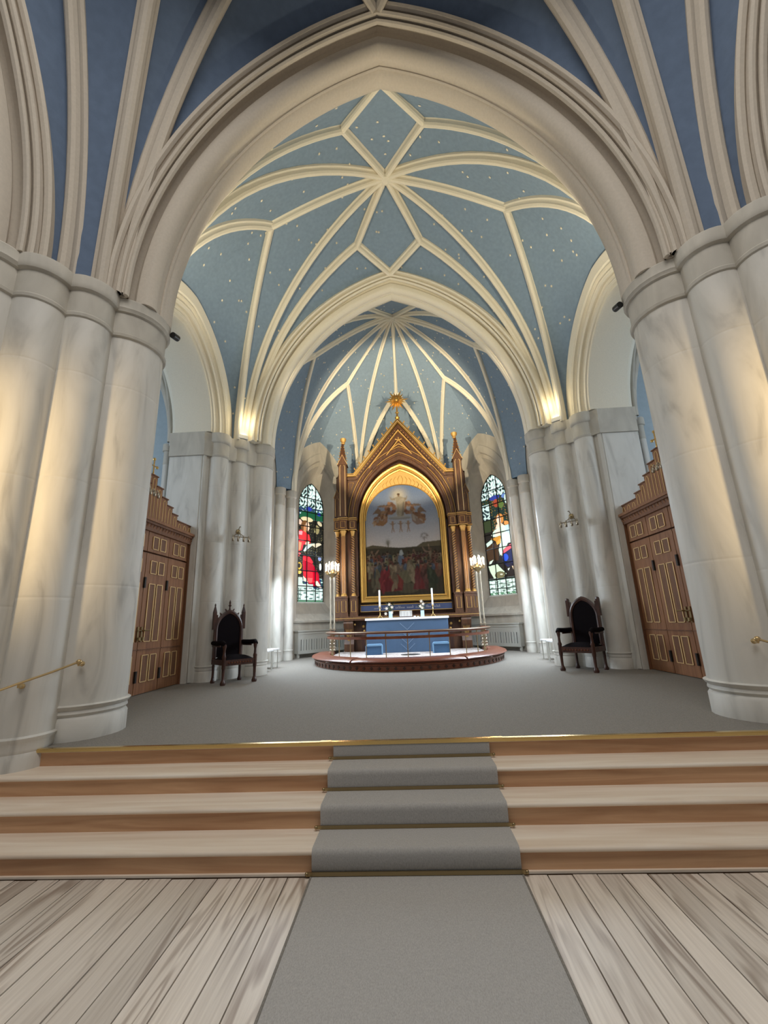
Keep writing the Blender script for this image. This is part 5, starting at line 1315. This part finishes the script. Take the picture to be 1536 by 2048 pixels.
for s in (-1, 1):
    rz = 0.9 if False else (math.atan2(-.75, .65) if s < 0 else math.atan2(-.75, -.65))
    side = 'left' if s < 0 else 'right'
    sconce(s*3.60, 8.97, 3.50, f'small brass four-arm sconce on the pier above the {side} armchair', rz)
    sconce(s*4.36, 6.62, 3.92, f'brass sconce in front of the stepped gable of the {side} door', 0 if s < 0 else PI)
    # uplight on the capital of the choir pier
    u = empty('uplight_box', (s*3.62, 9.0, 5.82), -s*.65, f'small pale uplighter box on the {side} pier capital shining up the vault ribs', 'lamp')
    MB().box((0, 0, .06), (.22, .13, .09)).build('housing', 'white', u, False); MB().box((0, 0, .108), (.18, .09, .006)).build('lens', 'uplit', u, False)
    sp = empty('spotlight', (s*3.02, 4.93, 5.53), 0, f'small black can spotlight fixed under the {side} crossing pier capital', 'lamp')
    q = Vector((-s*.05, .75, .35)).normalized(); a_ = Vector((0, 0, 0)); b_ = a_+Vector((s*.0, .0, 0))
    cp = MB().tube([(0, -.02, 0), (-s*.012, .085, .02)], .043, 14).build('can', 'black', sp)
    MB().tube([(0, .0, .0), (s*.05, -.0, .03)], .014, 6).build('arm', 'black', sp)
    # handrail beside the steps
    hr = empty('brass_handrail', (s*3.22, 4.26, 1.32), 0, f'thin brass handrail with ball end fixed to the {side} crossing pier', 'handrail')
    P_ = [(s*3.20, 4.22, 1.325), (s*3.30, 4.02, 1.255), (s*3.40, 3.80, 1.19), (s*3.62, 3.45, 1.06), (s*3.85, 3.2, .93)]
    par(MB().tube(P_, .010, 8).build('rail', 'oldbrass'), hr)
    par(MB().sphere(P_[0], .026, 0, 10).build('ball_end', 'oldbrass'), hr)
    for (p0, p1) in (((s*3.20, 4.22, 1.325), (s*3.24, 4.32, 1.30)), ((s*3.40, 3.80, 1.19), (s*3.50, 3.95, 1.15))):
        par(MB().tube([p0, (p0[0], p0[1], p0[2]-.03), p1], .010, 6).sphere(p1, .026, 0, 8).build('bracket', 'oldbrass'), hr)

# carved armchairs -----------------------------------------------------------
def throne(x, y, rz, fin, lab):
    """local: faces -y, width along x"""
    c = empty('carved_armchair', (x, y, ZF), rz, lab, 'chair')
    B = lambda b, nm, m='mahog', p=None, **k: b.build(nm, m, p or c, **k)
    for sx in (-1, 1):
        # front legs, turned with feet, rising to the arm
        B(MB().lathe([(.045, 0), (.052, .03), (.035, .07), (.024, .10), (.028, .26), (.036, .30), (.034, .46), (.040, .48), (.026, .52), (.022, .60), (.034, .66), (.036, .72)], (sx*.31, -.27, 0), 10), 'leg')
        B(MB().lathe([(.040, 0), (.045, .03), (.030, .07), (.024, .12), (.028, .36), (.036, .46)], (sx*.27, .25, 0), 8), 'leg')
        # arm with padded rest
        B(MB().tube([(sx*.31, -.30, .70), (sx*.325, -.22, .735), (sx*.325, 0, .725), (sx*.30, .26, .73)], [.035, .045, .045, .04], 10), 'armrest', 'velvet')
        B(MB().bb(sx*.30, sx*.34, -.20, .24, .50, .70) if False else MB().bb(sx*.305, sx*.325, -.10, .24, .66, .70), 'arm_rail', smooth=False)
        # back posts
        B(MB().bb(sx*.27-.026, sx*.27+.026, .225, .285, .40, 1.26), 'back_post', smooth=False)
        B(MB().bb(sx*.30-.030, sx*.30+.030, .22, .28, .98, 1.30), 'buttress', smooth=False)
        if fin:
            B(MB().lathe([(.042, 0), (.042, .02), (.012, .14), (.018, .155), (.004, .19)], (sx*.30, .25, 1.29), 4, a0=PI/4, a1=PI/4+2*PI-1e-9), 'pinnacle', smooth=False)
        else:
            B(MB().lathe([(.040, 0), (.034, .03), (.0, .045)], (sx*.30, .25, 1.295), 8), 'post_cap')
    # seat frame with pierced front rail
    B(MB().bb(-.31, .31, -.29, -.25, .33, .43).bb(-.31, -.27, -.27, .26, .34, .43).bb(.27, .31, -.27, .26, .34, .43).bb(-.29, .29, .24, .28, .34, .43), 'seat_frame', smooth=False)
    b = MB()
    for k in range(9): b.sphere((-.22+.055*k, -.292, .38), .016, 0, 6)
    B(b, 'rail_rosettes', 'redwood')['kind'] = 'stuff'
    n = 10
    G = [[((-.29+.58*i/n), (-.28+.53*j/n), .43+.075*(1-(2*i/n-1)**4)*(1-(2*j/n-1)**4)) for i in range(n+1)] for j in range(n+1)]
    B(MB().grid(G).bb(-.29, .29, -.28, .25, .40, .43), 'seat_cushion', 'velvet')
    # pointed back frame
    rows = []
    for (h, ap, y_) in ((.285, 1.36, .28), (.285, 1.36, .225), (.262, 1.33, .215), (.235, 1.285, .225), (.225, 1.27, .25)):
        cc = ((ap-.98)**2-h*h)/(2*h)
        L = arc_outline(h, cc, .98, 0, 12)
        rows.append([(-h, y_, .46), (-h, y_, .8)]+[(u, y_, z) for u, z in L]+[(h, y_, .8), (h, y_, .46)])
    B(MB().grid(rows), 'back_frame', 'mahog', ang=25)
    L = arc_outline(.232, ((1.28-.98)**2-.232**2)/(2*.232), .98, 0, 12)
    B(MB().plate([(-.232, .46), *L, (.232, .46)], .238, .272), 'back_cushion', 'velvet', smooth=False)
    if fin:
        b = MB()
        for sx in (-1, 1):
            for k in range(4):
                f = .2+k*.22; L2 = arc_outline(.285, ((1.36-.98)**2-.285**2)/(2*.285), .98, .0, 20); u, z = L2[int(20*f)]
                b.tube([(sx*abs(u), .25, z), (sx*(abs(u)+.012), .25, z+.03), (sx*(abs(u)+.03), .25, z+.04)], [.018, .014, .008], 6)
        B(b, 'crockets')
        B(MB().lathe([(.03, 0), (.015, .05), (.014, .08), (.035, .10), (.014, .13), (.022, .16), (.003, .215)], (0, .25, 1.335), 6), 'finial')
    return c
throne(-3.36, 8.45, -math.radians(-48), True, 'dark carved gothic armchair with pinnacled back beside the left door')
throne(3.31, 8.62, -math.radians(46), False, 'dark carved armchair with plain pointed back beside the right door')

# white side chairs ------------------------------------------------------------
def white_chair(x, y, rz, lab):
    c = empty('white_chair', (x, y, ZF), rz, lab, 'chair')
    for sx in (-1, 1):
        MB().bb(sx*.19-.012, sx*.19+.012, -.20, -.176, 0, .43).build('leg', 'white', c, False)
        MB().bb(sx*.19-.012, sx*.19+.012, .176, .20, 0, .43).build('leg', 'white', c, False)
        MB().bb(sx*.19-.012, sx*.19+.012, .18, .205, .43, .86).build('back_post', 'white', c, False)
    MB().bb(-.21, .21, -.22, .21, .43, .455).build('seat', 'linen', c, False)
    MB().bb(-.20, .20, .175, .205, .80, .87).bb(-.20, .20, .18, .20, .62, .66).build('back_rail', 'white', c, False)
    return c
for s in (-1, 1):
    side = 'left' if s < 0 else 'right'
    white_chair(s*3.45, 10.35, s*-PI/2, f'nearer white metal chair half hidden behind the {side} choir pier')
    white_chair(s*3.50, 11.0, s*-PI/2, f'farther white metal chair standing behind the {side} choir pier')
